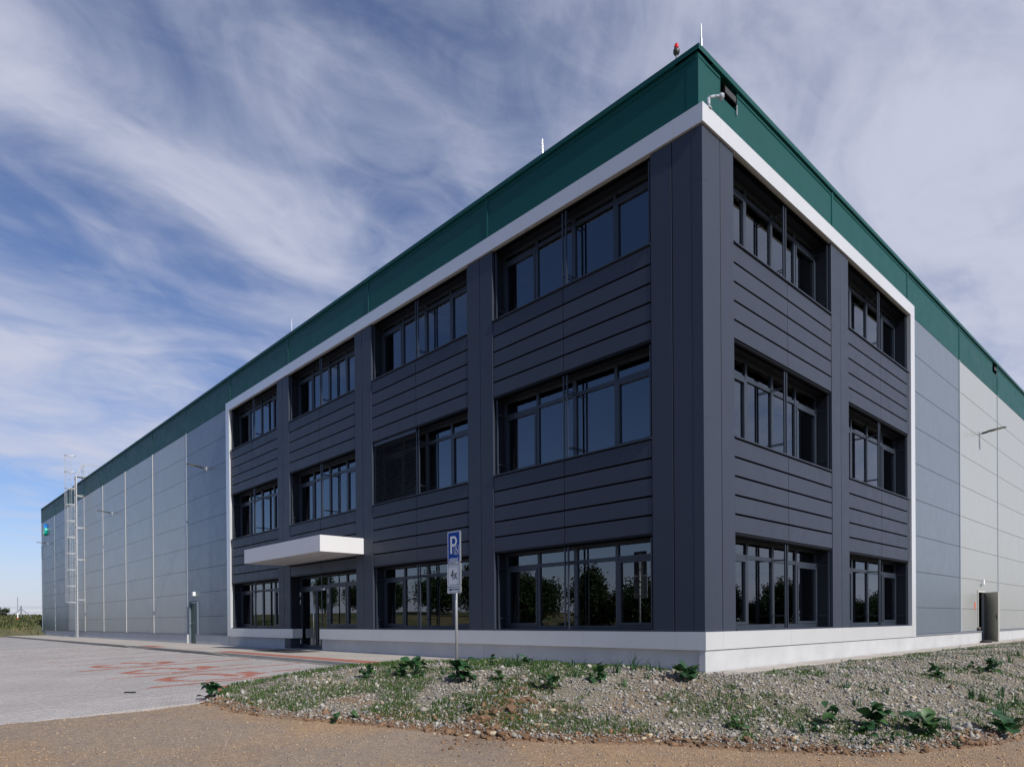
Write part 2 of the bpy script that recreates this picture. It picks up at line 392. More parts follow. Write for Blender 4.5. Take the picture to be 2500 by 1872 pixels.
kk = sst(.40, .62, fbm(X*.35, Y*.35, 81))[..., None]; C = C*(1-far)+(turf*(1-kk)+dry*kk)*far
ter = link('ground', grid_mesh('ground', X, Y, Z, C), 'terrain'); tag(ter, 'gravel track, stony bank and meadow around the building', 'ground', kind='structure')
for p in ter.data.polygons: p.use_smooth = True

# ------------------------------------------------------------------ yard, walkway, kerbs
def yard_slab(name, x0, x1, y0, y1, zf, th, mat):
    c = [(x0, y0, zf(y0)-th), (x1, y0, zf(y0)-th), (x1, y1, zf(y1)-th), (x0, y1, zf(y1)-th), (x0, y0, zf(y0)), (x1, y0, zf(y0)), (x1, y1, zf(y1)), (x0, y1, zf(y1))]
    return MB().hexa(c).build(name, mat)
zf = lambda y: float(plaza_z(np.array(y)))
PX0, PX1 = -34.0, -4.45                  # stretch of the yard whose blocks are built one by one
yard = yard_slab('paved_yard', -70.5, -4.45, -27, -3.06, lambda y: zf(y)-.006, .06, 'plaza_base'); tag(yard, kind='structure')
walk = MB().box(-76.5, -3.6, -2.94, .3, -.15, -.004).build('walkway', 'walk_base'); tag(walk, kind='structure')
# block by block: grey ones, and red ones for the bay lines and wheelchair symbols
LINES = [-4.6, -7.75, -10.85, -14.3, -17.2, -19.8, -22.4, -25.0, -27.6, -30.2]
SYM = [  # strokes of the symbol relative to the bay line on its right: (x0, y0, x1, y1, half width)
    (-1.17, -4.60, -1.17, -4.15, .085), (-1.17, -4.95, -1.12, -5.72, .055), (-1.78, -5.20, -1.02, -5.20, .10), (-1.75, -5.76, -1.05, -5.76, .085),
    (-2.35, -6.02, -1.75, -5.82, .075), (-2.50, -6.12, -2.25, -6.12, .06),
    (-2.07, -6.32, -2.03, -6.75, .07), (-2.03, -6.75, -1.66, -7.06, .11), (-1.66, -7.06, -1.05, -7.0, .085), (-1.05, -7.0, -.60, -6.66, .07), (-.60, -6.66, -.42, -6.2, .06), (-.42, -6.2, -.40, -5.8, .055), (-.40, -5.8, -.62, -5.5, .055), (-.62, -5.5, -1.05, -5.32, .06)]
def is_red(x, y):
    r = np.zeros(x.shape, bool)
    for k_, L in enumerate(LINES): r |= (np.abs(x-L) < (.101 if k_ < 4 else .051)) & (y > -7.85) & (y < -3.1)
    for L in LINES[:4]:
        for (a, b, c, d, w) in SYM:
            ax, ay, dx, dy = L+a, b, c-a, d-b
            t = np.clip(((x-ax)*dx+(y-ay)*dy)/(dx*dx+dy*dy+1e-9), 0, 1)
            r |= np.hypot((x-ax-t*dx), (y-ay-t*dy)*.8) < w+.035
    return r
gx = np.arange(PX1-.05, PX0, -.1); gy = np.arange(-3.16, -12.3, -.2)
GX, GY = np.meshgrid(gx, gy, indexing='ij'); GY = GY-.1*(np.arange(len(gx)) % 2)[:, None]
GX, GY = GX.ravel(), GY.ravel()
keep = (GY > -11.75+.100*(7-GX)-.6)
GX, GY = GX[keep], GY[keep]; RED = is_red(GX, GY)
GZ = plaza_z(GY)+rng.normal(0, .0012, len(GX))
tilt = rng.normal(0, .004, (len(GX), 2))
dist = np.hypot(GX-CAM[0], GY-CAM[1])
vis = GX < np.interp(GY, XB[0], XB[1])+.1
order = np.argsort(np.where(vis, dist, 1e9)); near = np.zeros(len(GX), bool); near[order[:292]] = True
PV = np.array([(-.0475, -.0975, -.02), (.0475, -.0975, -.02), (.0475, .0975, -.02), (-.0475, .0975, -.02), (-.044, -.094, 0), (.044, -.094, 0), (.044, .094, 0), (-.044, .094, 0)])
PF = [(4, 5, 6, 7), (0, 1, 5, 4), (1, 2, 6, 5), (2, 3, 7, 6), (3, 0, 4, 7)]
pm = {}
for m_ in ('paver', 'paver_red'):
    b = MB().add(PV, PF); pm[m_] = b.mesh('paver'); pm[m_].materials.append(MAT[m_])
for i in np.nonzero(near)[0]:
    o = bpy.data.objects.new('paver', pm['paver_red' if RED[i] else 'paver']); col.objects.link(o); o.parent = yard
    o.location = (GX[i], GY[i], GZ[i]); o.rotation_euler = (.03+tilt[i, 0], tilt[i, 1], 0)
def multi(name, V, F, idx, pos, mats, parent, cols=None):
    n = len(pos); nv = len(V)
    co = (pos[:, None, :]+V[None]); co[:, :, 2] += V[None, :, 1]*.03
    me = bpy.data.meshes.new(name); me.vertices.add(n*nv); me.vertices.foreach_set('co', co.reshape(-1).astype(np.float32))
    q = (np.arange(n)[:, None, None]*nv+np.array(F)[None]).reshape(-1, 4); k = len(q)
    me.loops.add(k*4); me.loops.foreach_set('vertex_index', q.reshape(-1).astype(np.int32)); me.polygons.add(k)
    me.polygons.foreach_set('loop_start', np.arange(k, dtype=np.int32)*4); me.update(calc_edges=True)
    return link(name, me, mats, parent)
rest = ~near
for m_, sel in (('paver', rest & ~RED), ('paver_red', rest & RED)):
    o = multi('pavers', PV, PF, None, np.stack([GX, GY, GZ], -1)[sel], m_, yard); o['kind'] = 'stuff'
# red tactile strips let into the walkway where the kerb is lowered
for (x0, x1, y0, y1, n) in ((-18.3, -4.6, -2.80, -2.24, 34), (-28.0, -25.4, -2.85, -2.35, 6)):
    w = (x1-x0)/n
    for i in range(n):
        for j in range(2):
            h = (y1-y0)/2
            MB().box(x0+i*w+.004, x0+(i+1)*w-.004, y0+j*h+.004, y0+(j+1)*h-.004, -.03, .003+.0008*((i+j) % 3)).build('tactile_tile', 'paver_red', walk)
kerb = empty('kerb', (-40, -3, 0)); tag(kerb, kind='structure', label='grey concrete kerb along the walkway', cat=None)
def kerb_top(x):
    d = 0.0
    d = max(d, 1-min(1, max(0, abs(x+27.2)-1.5)/.9)) if abs(x+27.2) < 2.4 else d
    if x > -17.9: d = min(1, (x+17.9)/.9)
    return .006-.085*d
for i in range(66):
    x0 = -70.5+i; x1 = x0+.993
    a, b_ = kerb_top(x0), kerb_top(x1)
    if x0 > -5.2: break
    c = [(x0, -3.055, -.2), (x1, -3.055, -.2), (x1, -2.945, -.2), (x0, -2.945, -.2)]
    vs = c+[(x0, -3.055, a-.018), (x1, -3.055, b_-.018), (x1, -2.945, b_), (x0, -2.945, a), (x0, -3.035, a), (x1, -3.035, b_)]
    o = MB().add([(q[0]+40, q[1]+3, q[2]) for q in vs], [(3, 2, 1, 0), (0, 1, 5, 4), (4, 5, 9, 8), (8, 9, 6, 7), (1, 2, 6, 9, 5), (2, 3, 7, 6), (3, 0, 4, 8, 7)]).build('kerb_stone', 'kerb', kerb)
# slab strip round the office corner and along the short side
strip = empty('slab_path'); tag(strip, kind='structure')
for i in range(90):
    y0 = -.5+i*.5
    if y0 > 41: break
    MB().box(.003, .497, y0+.003, y0+.497, -.06, .002+random.uniform(-.003, .003)).build('slab', 'slab', strip)
for i in range(9):
    x1 = -.0-i*.5
    MB().box(x1-.497, x1-.003, -.497, -.003, -.06, .002+random.uniform(-.003, .003)).build('slab', 'slab', strip)
mat_ = MB().box(-15.0, -17.9, -1.55, -.35, -.01, .008).build('door_mat', 'rubber'); tag(mat_, 'black rubber mat in front of the glass entrance door', 'mat')

# ------------------------------------------------------------------ the building
B = empty('warehouse_building'); tag(B, 'long grey warehouse with dark three-storey office corner and green parapet', 'building')
# structure behind the cladding
core = MB()
core.box(-73.2, -24.45, .30, 42.5, .02, 12.2); core.box(-24.44, -.31, 12.55, 42.5, .02, 10.98); core.box(-24.44, -.92, 12.55, 42.5, 10.99, 12.2)
core.box(-24.44, -.92, .30, 12.54, 11.0, 12.15)
core.build('wall_core', 'gap', B)
inn = MB()
for z0, z1 in ((.02, .12), (2.98, 4.02), (7.0, 8.05)): inn.box(-24.4, -.62, .62, 12.5, z0, z1)
inn.box(-24.4, -.62, .62, 12.5, 10.75, 10.95)
inn.build('floor_slab', 'interior_floor', B)
inn = MB(); inn.box(-24.42, -7.0, 6.0, 6.2, .12, 10.75); inn.box(-7.2, -7.0, 6.2, 12.5, .12, 10.75)
for s in (6.73, 12.73, 18.73): inn.box(-s-.07, -s+.07, .62, 6.0, .12, 10.75)  # cross walls added to keep the rooms behind the glass dark
inn.box(-7.0, -.62, 6.75, 6.9, .12, 10.75)
inn.build('partition', 'interior', B)
# hall panels
ZJ = [.484]+[1.376+1.203*i for i in range(9)]; ZG0, ZG1, ZCAP0, ZCAP1 = 11.0, 12.31, 12.31, 12.42
HL = [0.24, 6.62, 12.62, 18.62, 24.62, 30.75, 36.72, 42.75, 48.78, 54.8, 60.9, 66.95, 73.55]
HR = [0.24, 6.80, 12.85, 18.95, 25.12, 31.15, 37.2, 42.6]
NICHE = (1.44, 24.62)
for f, H, nb, slate in ((fL, HL, 4, {4, 10, 11}), (fR, HR, 2, {2})):
    for i in range(len(H)-1):
        a, b_ = H[i]+.02, H[i+1]-.02
        if i == 0: a = H[0]+.003
        cut = [q for q in NICHE if f is fR and a < q < b_]
        if cut:
            q = cut[0]; n0, n1 = q-.37, q+.37
            if n1 > b_: n1 = b_
            plate('parapet_panel', 'parapet_green', B, f, a, n0, ZG0+.004, ZG1, .24, .30)
            if b_-n1 > .01: plate('parapet_panel', 'parapet_green', B, f, n1, b_, ZG0+.004, ZG1, .24, .30)
            plate('parapet_panel', 'parapet_green', B, f, n0, n1, ZG0+.004, 11.88, .24, .30)
        else: plate('parapet_panel', 'parapet_green', B, f, a, b_, ZG0+.004, ZG1, .24, .30)
        if i >= nb:
            if i == nb: a = 24.60 if f is fL else 12.76
            for j in range(9):
                z0, z1 = ZJ[j]+.005, ZJ[j+1]-.005
                mt = 'wall_slate' if i in slate else 'wall_light'
                door = (29.10, 30.40) if f is fL else (21.48, 22.60)
                if door[0] > a and door[1] < b_ and z0 < 2.15:
                    plate('wall_panel', mt, B, f, a, door[0], z0, z1, .24, .30)
                    plate('wall_panel', mt, B, f, door[1], b_, z0, z1, .24, .30)
                    if z1 > 2.2: plate('wall_panel', mt, B, f, door[0]+.002, door[1]-.002, 2.17, z1, .24, .30)
                else: plate('wall_panel', mt, B, f, a, b_, z0, z1, .24, .30)
    for i in range(1, len(H)):
        s = H[i]
        part('joint_strip', 'parapet_green', B, f, s-.045, s+.045, ZG0+.01, ZG1-.002, .222, .26)
        if i > nb:
            lt = 'strip_slate' if (f is fL and i in (5, 11, 12)) else ('strip_light' if f is fL else 'strip_slate')
            part('joint_strip', lt, B, f, s-.045, s+.045, .47, ZG0+.004, .218, .26)
    s1 = H[-1]
    part('parapet_cap', 'parapet_green', B, f, .193, s1, ZCAP0+.002, ZCAP1+(.002 if f is fR else 0), .19, .75)
    tr_s = [.262, s1] if f is fL else [.262, NICHE[0]-.37, NICHE[0]+.37, NICHE[1]-.37, NICHE[1]+.37, s1]
    for q in range(0, len(tr_s), 2): part('parapet_trim', 'parapet_green', B, f, tr_s[q], tr_s[q+1], 12.20, 12.235, .225, .26)
    # ledge flashing and concrete plinth of the hall
    a = 24.62 if f is fL else 12.80
    gaps = [(29.10, 30.40)] if f is fL else [(21.48, 22.60)]
    cuts = [a]+[q for g in gaps for q in g]+[s1+(1.6 if f is fL else 0)]
    for q in range(0, len(cuts), 2):
        part('base_flashing', 'flashing', B, f, cuts[q], min(cuts[q+1], s1), .43, .478, .06, .30)
        n = max(1, round((cuts[q+1]-cuts[q])/6.0)); w = (cuts[q+1]-cuts[q])/n
        for i in range(n): plate('plinth_panel', 'plinth', B, f, cuts[q]+i*w+.004, cuts[q]+(i+1)*w-.004, -.12, .428, .09, .45, .004)
part('corner_trim', 'parapet_green', B, fL, .238, .50, ZG0+.01, ZG1-.004, .235, .26)
part('corner_trim', 'parapet_green', B, fR, .238, .50, ZG0+.01, ZG1-.004, .235, .26)
# white frame round the office front
A, BB = 24.576, 12.74
FT0, FT1, FB0, FB1 = 10.69, 11.063, .426, .784
jl = [0, .68, 3.15, 6.16, 9.2, 12.2, 15.2, 18.2, 21.3, A]
for f, end, js, e in ((fL, A, jl, 0), (fR, BB, [0, .67, 3.7, 6.76, 9.81, BB], .0015)):
    for a, b_ in zip(js[:-1], js[1:]):
        plate('frame_panel', 'white_frame', B, f, a+(.0025 if a else .003), b_-.0025, FT0+e, FT1+e, 0, .24, .0012)
    part('frame_post', 'white_frame', B, f, end-.385, end, FB0+.002, FT0-.002, .0, .30)
    lo = [(a, b_) for a, b_ in zip(js[:-1], js[1:])]
    for a, b_ in lo:
        segs = [(a, b_)]
        if f is fL:
            segs = [(max(p, x0), min(q, x1)) for p, q in segs for x0, x1 in ((0, 15.73), (17.91, 50)) if min(q, x1)-max(p, x0) > .02]
        for p, q in segs:
            if q > end-.4: q = end-.387
            plate('frame_panel', 'white_frame', B, f, p+(.0025 if p else .003), q-.0025, FB0+e, FB1+e, 0, .40, .0012)
pj = [.02, 6.73, 12.75, 15.74]
for a, b_ in zip(pj[:-1], pj[1:]): plate('plinth_panel', 'plinth', B, fL, a+(.06 if a < .1 else .004), b_-.004, -.12, FB0-.004, .10, .6, .004)
plate('plinth_panel', 'plinth', B, fL, 18.18, 21.2, -.12, FB0-.004, .10, .6, .004); plate('plinth_panel', 'plinth', B, fL, 21.208, 24.6, -.12, FB0-.004, .10, .6, .004)
for a, b_ in ((.03, 6.84), (6.848, 12.78)): plate('plinth_panel', 'plinth', B, fR, a, b_, -.12, FB0-.004, .03, .17, .004)
part('plinth_edge', 'galvanised', B, fL, .10, .125, -.1, .30, .085, .10)
# dark columns of folded sheet
SILL = [.784, 4.80, 8.83]; HEAD = [2.82, 6.85, 10.69]
colsL = [(.05, .730), (.750, 1.26), (6.22, 6.722), (6.742, 7.24), (12.15, 12.718), (12.738, 13.20), (18.20, 18.718), (18.738, 19.25)]
colsR = [(.05, .722), (.744, 1.255), (6.25, 6.822), (6.844, 7.36)]
for f, cs in ((fL, colsL), (fR, colsR)):
    for i, (a, b_) in enumerate(cs):
        z0 = .786
        if f is fL and a == 18.20: z0 = .03
        plate('column_panel', 'dark_cladding', B, f, a if a > .06 else .053, b_, z0, FT0-.002, .05, .5, .005)
    for a in ([.72, 6.71, 12.70, 18.705] if f is fL else [.715, 6.81]):
        part('joint_backing', 'gap', B, f, a, a+.045, .79, FT0-.01, .13, .45)
for f in (fL, fR):                                        # slim corner trim in lengths
    for z0, z1 in ((.79, 5.0), (5.004, 9.62), (9.624, 10.68)): part('corner_trim', 'dark_cladding', B, f, .049, .27, z0, z1, .047, .06)
part('end_lining', 'dark_cladding', B, fL, A-.42, A-.387, .80, FT0-.002, .12, .5)
part('end_lining', 'dark_cladding', B, fR, BB-.42, BB-.387, .80, FT0-.002, .12, .5)
baysL = [(1.26, 6.22), (7.24, 12.15), (13.20, 18.20), (19.25, A-.42)]
baysR = [(1.255, 6.25), (7.36, BB-.42)]

def window(f, s0, s1, z0, z1, lights=4, guides=True, centre_guide=True, transom=1.60, full=True):
    """ribbon window: frame, sashes, panes, raffstore guides, sill"""
    w = MB(); D0, D1 = .45, .52; n = lights; step = (s1-s0)/n; e = .065
    zt = z0+transom
    fbox(w, f, s0, s1, z0, z0+.09, D0, D1); fbox(w, f, s0, s1, z1-.07, z1, D0, D1)
    fbox(w, f, s0, s0+e, z0+.09, z1-.07, D0, D1); fbox(w, f, s1-e, s1, z0+.09, z1-.07, D0, D1)
    for i in range(1, n):
        c = s0+i*step; h = .055 if (n == 4 and i == 2) else .04
        fbox(w, f, c-h, c+h, z0+.09, z1-.07, D0-.004, D1)
    for i in range(n):
        a = s0+i*step+(e if i == 0 else .056); b_ = s0+(i+1)*step-(e if i == n-1 else .056)
        fbox(w, f, a-.01, b_+.01, zt-.045, zt+.045, D0+.003, D1)
    W_ = w.build('window', 'window_frame', B)
    for i in range(n):
        a = s0+i*step+(e if i == 0 else .045); b_ = s0+(i+1)*step-(e if i == n-1 else .045)
        lo, hi = z0+.095, zt-.05
        if i in (0, n-1):
            q = MB(); g = .06
            fbox(q, f, a+.004, b_-.004, lo, lo+g, D0-.014, D1-.01); fbox(q, f, a+.004, b_-.004, hi-g, hi, D0-.014, D1-.01)
            fbox(q, f, a+.004, a+g, lo+g, hi-g, D0-.014, D1-.01); fbox(q, f, b_-g, b_-.004, lo+g, hi-g, D0-.014, D1-.01)
            q.build('sash', 'window_frame', W_); a += g; b_ -= g; lo += g; hi -= g
        fbox(MB(), f, a, b_, lo, hi, .485, .497).build('pane', 'glass', W_)
        a = s0+i*step+(e if i == 0 else .045); b_ = s0+(i+1)*step-(e if i == n-1 else .045)
        fbox(MB(), f, a, b_, zt+.047, z1-.072, .485, .497).build('pane', 'glass', W_)
    if guides:
        pos = [s0+.075, s1-.075]+([(s0+s1)/2-.055, (s0+s1)/2+.055] if centre_guide else [])
        for p in pos:
            g = MB(); fbox(g, f, p-.016, p+.016, z0+.01, z1-.01, .115, .15)
            for hz in (.28, 1.58): fbox(g, f, p-.012, p+.012, z0+hz, z0+hz+.018, .15, .45)
            g.build('blind_guide', 'window_frame', W_)
    if full: fbox(MB(), f, s0-.0, s1+.0, z0-.03, z0-.002, .022, .45).build('sill', 'dark_cladding', W_)
    return W_
for f, bays in ((fL, baysL), (fR, baysR)):
    for bi, (a, b_) in enumerate(bays):
        a += .006; b_ -= .006
        for fl in range(3):
            z0, z1 = SILL[fl], HEAD[fl]
            ent = f is fL and bi == 2 and fl == 0
            zs = z0+.03 if fl else z0+.035
            if not ent:
                window(f, a, b_, zs, z1-.02, transom=1.58 if fl else 1.60)
            # head soffit coloured near-black with the opening's shade, and blind box above the window
            hd = MB(); fbox(hd, f, a, b_, z1-.018, z1+.05, .20 if fl == 2 else .09, .54); hd.build('head_shade_plate', 'shaded_lining', B)
            for p, q in ((a-.005, a+.004), (b_-.004, b_+.005)): part('reveal_shade_plate', 'shaded_lining', B, f, p, q, z0+.002, z1-.019, .105, .449)  # plates added on the reveals, shade put into their near-black colour
            part('blind_box', 'gap', B, f, a+.02, b_-.02, z1-.06, z1-.02, .10, .20)
            if fl == 2: continue
            zb, zt = HEAD[fl], SILL[fl+1]-.004; rows = 5; hh = (zt-zb)/rows; mid = (a+b_)/2
            part('spandrel_backing', 'gap', B, f, a, b_, zb+.055, zt-.03, .17, .60)
            for r_ in range(rows):
                for p, q in ((a+.012, mid-.009), (mid+.009, b_-.012)):
                    plate('spandrel_panel', 'dark_cladding', B, f, p, q, zb+r_*hh+.020, zb+(r_+1)*hh-.020, .06, .067, .003)
# lowered blind on the left half of one first-floor window
a, b_ = baysL[1]; mid = (a+b_)/2
bl = MB(); fbox(bl, fL, mid+.06, b_-.05, 6.72, 6.81, .095, .17); blind = bl.build('blind', 'window_frame', B)
for i in range(25):
    z = 4.90+i*.0735
    v = [fL(mid+.075, z, .10), fL(b_-.065, z, .10), fL(b_-.065, z+.045, .165), fL(mid+.075, z+.045, .165)]
    v += [(q[0], q[1]+.002, q[2]-.006) for q in v]
    MB().hexa([v[4], v[5], v[6], v[7], v[0], v[1], v[2], v[3]]).build('slat', 'window_frame', blind)
# entrance: glazed double door left, window right
es0, es1 = 13.206, 18.194; ds0, ds1 = 15.86, 18.17
window(fL, es0, ds0-.01, .82, 2.80, lights=2, centre_guide=False)
dr = MB(); fbox(dr, fL, ds0, ds1, 2.72, 2.80, .45, .52); fbox(dr, fL, ds0, ds0+.07, .02, 2.72, .45, .52); fbox(dr, fL, ds1-.07, ds1, .02, 2.72, .45, .52); fbox(dr, fL, ds0+.07, ds1-.07, 2.32, 2.42, .452, .52)
D = dr.build('entrance_door', 'window_frame', B)
fbox(MB(), fL, ds0+.07, ds1-.07, 2.42, 2.72, .485, .497).build('pane', 'glass', D)
for a, b_ in ((ds0+.075, 16.80), (16.81, ds1-.075)):
    q = MB(); g = .085
    fbox(q, fL, a, b_, .03, .17, .44, .50); fbox(q, fL, a, b_, 2.22, 2.315, .44, .50); fbox(q, fL, a, a+g, .17, 2.22, .44, .50); fbox(q, fL, b_-g, b_, .17, 2.22, .44, .50)
    q.build('door_leaf', 'window_frame', D); fbox(MB(), fL, a+g, b_-g, .17, 2.22, .468, .48).build('pane', 'glass', D)
hb = MB(); hb.tube(fL(16.93, .12, .385), fL(16.93, 2.25, .385), .021, n=10)
for z in (.4, 1.2, 2.0): hb.tube(fL(16.93, z, .385), fL(16.93, z, .45), .012, n=6)
hb.build('pull_handle', 'steel', D, True)
for s, zz_ in ((ds1-.03, (.2, .5, 1.75, 2.05)), (ds0+.03, (1.75, 2.1))):
    for z in zz_: MB().tube(fL(s, z, .438), fL(s, z+.17, .438), .014, n=8).build('hinge', 'steel', D)
part('door_closer', 'steel', D, fL, ds0+.2, ds0+.5, 2.235, 2.295, .40, .438)
part('threshold', 'galvanised', D, fL, ds0, ds1, -.02, .018, .36, .55)
part('reveal', 'dark_cladding', B, fL, ds1+.004, 18.199, .02, .79, .10, .5); part('reveal', 'dark_cladding', B, fL, ds0-.06, ds0-.012, .02, .82, .12, .5)
# white canopy slab over the entrance
cn = part('entrance_canopy', 'canopy_white', B, fL, 12.71, 18.73, 3.28, 3.80, -1.52, .056)
for s in (13.9, 17.5): part('downlight', 'lens', cn, fL, s-.07, s+.07, 3.272, 3.281, -.85, -.71)
# green steel door in the long side
dl = empty('side_door'); dl.parent = B; 
q = MB(); fbox(q, fL, 29.10, 29.19, .0, 2.15, .175, .45); fbox(q, fL, 30.31, 30.40, .0, 2.15, .175, .45); fbox(q, fL, 29.19, 30.31, 2.06, 2.15, .215, .45); q.build('door_frame', 'wall_slate', dl)
part('door_leaf', 'door_green', dl, fL, 29.195, 30.305, .02, 2.055, .262, .296)
hq = MB(); hq.tube(fL(30.22, 1.02, .262), fL(30.22, 1.02, .205), .012); hq.tube(fL(30.22, 1.02, .205), fL(30.09, 1.02, .205), .011); hq.build('door_handle', 'steel', dl)
# grey steel door standing open in the short side
dr_ = empty('open_door'); dr_.parent = B
q = MB(); fbox(q, fR, 21.48, 21.56, .0, 2.16, .205, .45); fbox(q, fR, 22.52, 22.60, .0, 2.16, .205, .45); fbox(q, fR, 21.56, 22.52, 2.08, 2.16, .205, .45); q.build('door_frame', 'strip_light', dr_)
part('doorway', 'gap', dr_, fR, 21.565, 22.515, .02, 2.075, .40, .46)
lf = MB().box(0, 1.02, -.025, .025, .03, 2.08).build('door_leaf', 'door_grey', dr_); lf.location = (-.19, 22.52, 0); lf.rotation_euler = (0, 0, R(-51))
MB().box(1.021, 1.026, -.026, .026, .03, 2.08).build('door_edge', 'strip_light', lf)
hq = MB(); hq.box(.90, .94, -.034, -.0252, .94, 1.16); hq.tube((.92, -.03, 1.08), (.92, -.075, 1.08), .011); hq.tube((.92, -.075, 1.08), (.79, -.075, 1.08), .010); hq.build('door_handle', 'lamp_dark', lf)
# roof surface
MB().box(-73.5, -.8, .8, 42.5, 12.16, 12.2).build('roof', 'flashing', B)

# ------------------------------------------------------------------ things fixed to the building
def wall_lamp(f, s, z, label, group):
    root = empty('wall_lamp', f(s, z, .24))
    o0 = np.array(f(s, z, .24))
    def P(ds, dz, dd): return tuple(np.array(f(s+ds, z+dz, .24-dd))-o0)
    def bx(mb, s0, s1, z0, z1, d0, d1, rise=0):
        c = [P(s0, z0+rise*d0, d0), P(s1, z0+rise*d0, d0), P(s1, z0+rise*d1, d1), P(s0, z0+rise*d1, d1), P(s0, z1+rise*d0, d0), P(s1, z1+rise*d0, d0), P(s1, z1+rise*d1, d1), P(s0, z1+rise*d1, d1)]
        return mb.hexa(c)
    b = MB(); bx(b, -.05, .05, -.13, .07, .0, .025); b.tube(P(0, -.02, .02), P(0, 0, .13), .025); b.build('wall_bracket', 'galvanised', root)
    k = .10
    MB().tube(P(0, 0, .10), P(0, .02, .30), .045, .04, 10).build('arm', 'lamp_dark', root)
    h = MB()
    for (d0, d1, w0, w1, t0, t1) in ((.26, .36, .05, .13, .035, .03), (.36, .86, .13, .12, .03, .02), (.86, .93, .12, .07, .02, .012)):
        c = [P(-w0, k*d0-.012, d0), P(w0, k*d0-.012, d0), P(w1, k*d1-.012, d1), P(-w1, k*d1-.012, d1), P(-w0*.85, k*d0+t0, d0), P(w0*.85, k*d0+t0, d0), P(w1*.85, k*d1+t1, d1), P(-w1*.85, k*d1+t1, d1)]
        h.hexa(c)
    h.build('lamp_head', 'lamp_dark', root)
    g = MB(); c = [P(-.08, k*.55-.018, .55), P(.08, k*.55-.018, .55), P(.08, k*.84-.018, .84), P(-.08, k*.84-.018, .84), P(-.08, k*.55-.010, .55), P(.08, k*.55-.010, .55), P(.08, k*.84-.010, .84), P(-.08, k*.84-.010, .84)]
    g.hexa(c).build('lamp_lens', 'lens', root)
    return tag(root, label, 'lamp', group)
GW = 'lamps fixed high on the warehouse walls'
wall_lamp(fL, 27.77, 8.69, 'dark flat lamp on slate panels above the green side door', GW)
wall_lamp(fL, 46.07, 8.69, 'dark flat lamp on pale panels between ladder and side door', GW)
wall_lamp(fL, 70.10, 8.69, 'dark flat lamp below the blue and green logo', GW)
wall_lamp(fR, 21.94, 8.70, 'dark flat lamp on sunlit pale wall above the open door', GW)
def scupper(s, label):
    root = empty('roof_spout', (-.24, s, 11.88))
    c = MB(); c.box(-.62, 0, -.372, -.345, .0, .428); c.box(-.62, 0, .345, .372, .0, .428); c.box(-.62, -.002, -.345, .345, -.03, .0); c.build('niche_lining', 'parapet_green', root)
    MB().box(-.64, -.62, -.37, .37, .0, .428).build('niche_back', 'gap', root)
    q = MB(); q.hexa([(-.60, -.26, .12), (.04, -.26, .08), (.04, .26, .08), (-.60, .26, .12), (-.60, -.26, .30), (.04, -.26, .26), (.04, .26, .26), (-.60, .26, .30)]); q.build('spout_box', 'gap', root)
    MB().box(.041, .046, -.22, .22, .11, .23).build('spout_mouth', 'lamp_dark', root)
    MB().box(.02, .035, .27, .30, -.10, .10).build('drip_tab', 'galvanised', root)
    return tag(root, label, 'spout', 'roof spouts on the green parapet')
scupper(NICHE[0], 'black roof spout in a green parapet niche beside the building corner'); scupper(NICHE[1], 'black roof spout in a green parapet niche above the open door')
def emergency(f, s, z, label):
    root = empty('emergency_light', f(s, z, .24)); o0 = np.array(f(s, z, .24))
    b = MB(); fbox(b, f, s-.09, s+.09, z-.11, z+.09, .12, .24); b.v = [tuple(np.array(q)-o0) for q in b.v]; b.build('housing', 'plain_white', root)
    b = MB(); fbox(b, f, s-.075, s+.075, z-.135, z-.111, .13, .23); b.v = [tuple(np.array(q)-o0) for q in b.v]; b.build('lamp_glass', 'lens', root)
    tag(root, label, 'light', 'white box lights over the doors')
emergency(fL, 29.62, 2.56, 'small white box light above the green side door'); emergency(fR, 22.10, 2.52, 'small white box light above the open grey door')
o = MB().box(-.24, -.225, 21.06, 21.16, 1.38, 1.66).build('call_point', 'orange'); tag(o, 'small orange box on pale wall beside the open door', 'box')
st = MB(); st.lathe([(.0, 0), (.13, .0), (.15, .06), (.12, .10), (.0, .11)], (0, 0, 0), 14)
o = st.build('rubber_boots', 'rubber', None, True); o.location = (.10, 21.35, .0); o.scale = (1.3, 2.0, 1.0); tag(o, 'low black rubber lump lying by the open door', 'doorstop')
cup = empty('paint_pot', (-.16, 21.42, .478)); MB().lathe([(.05, 0), (.055, .13), (.05, .135), (.0, .135)], (0, 0, 0), 12).build('pot', 'bark', cup, True); MB().lathe([(.058, .12), (.058, .145), (0, .146)], (0, 0, 0), 12).build('lid', 'rock_grey', cup)
tag(cup, 'small brown pot on the ledge beside the open door', 'pot')
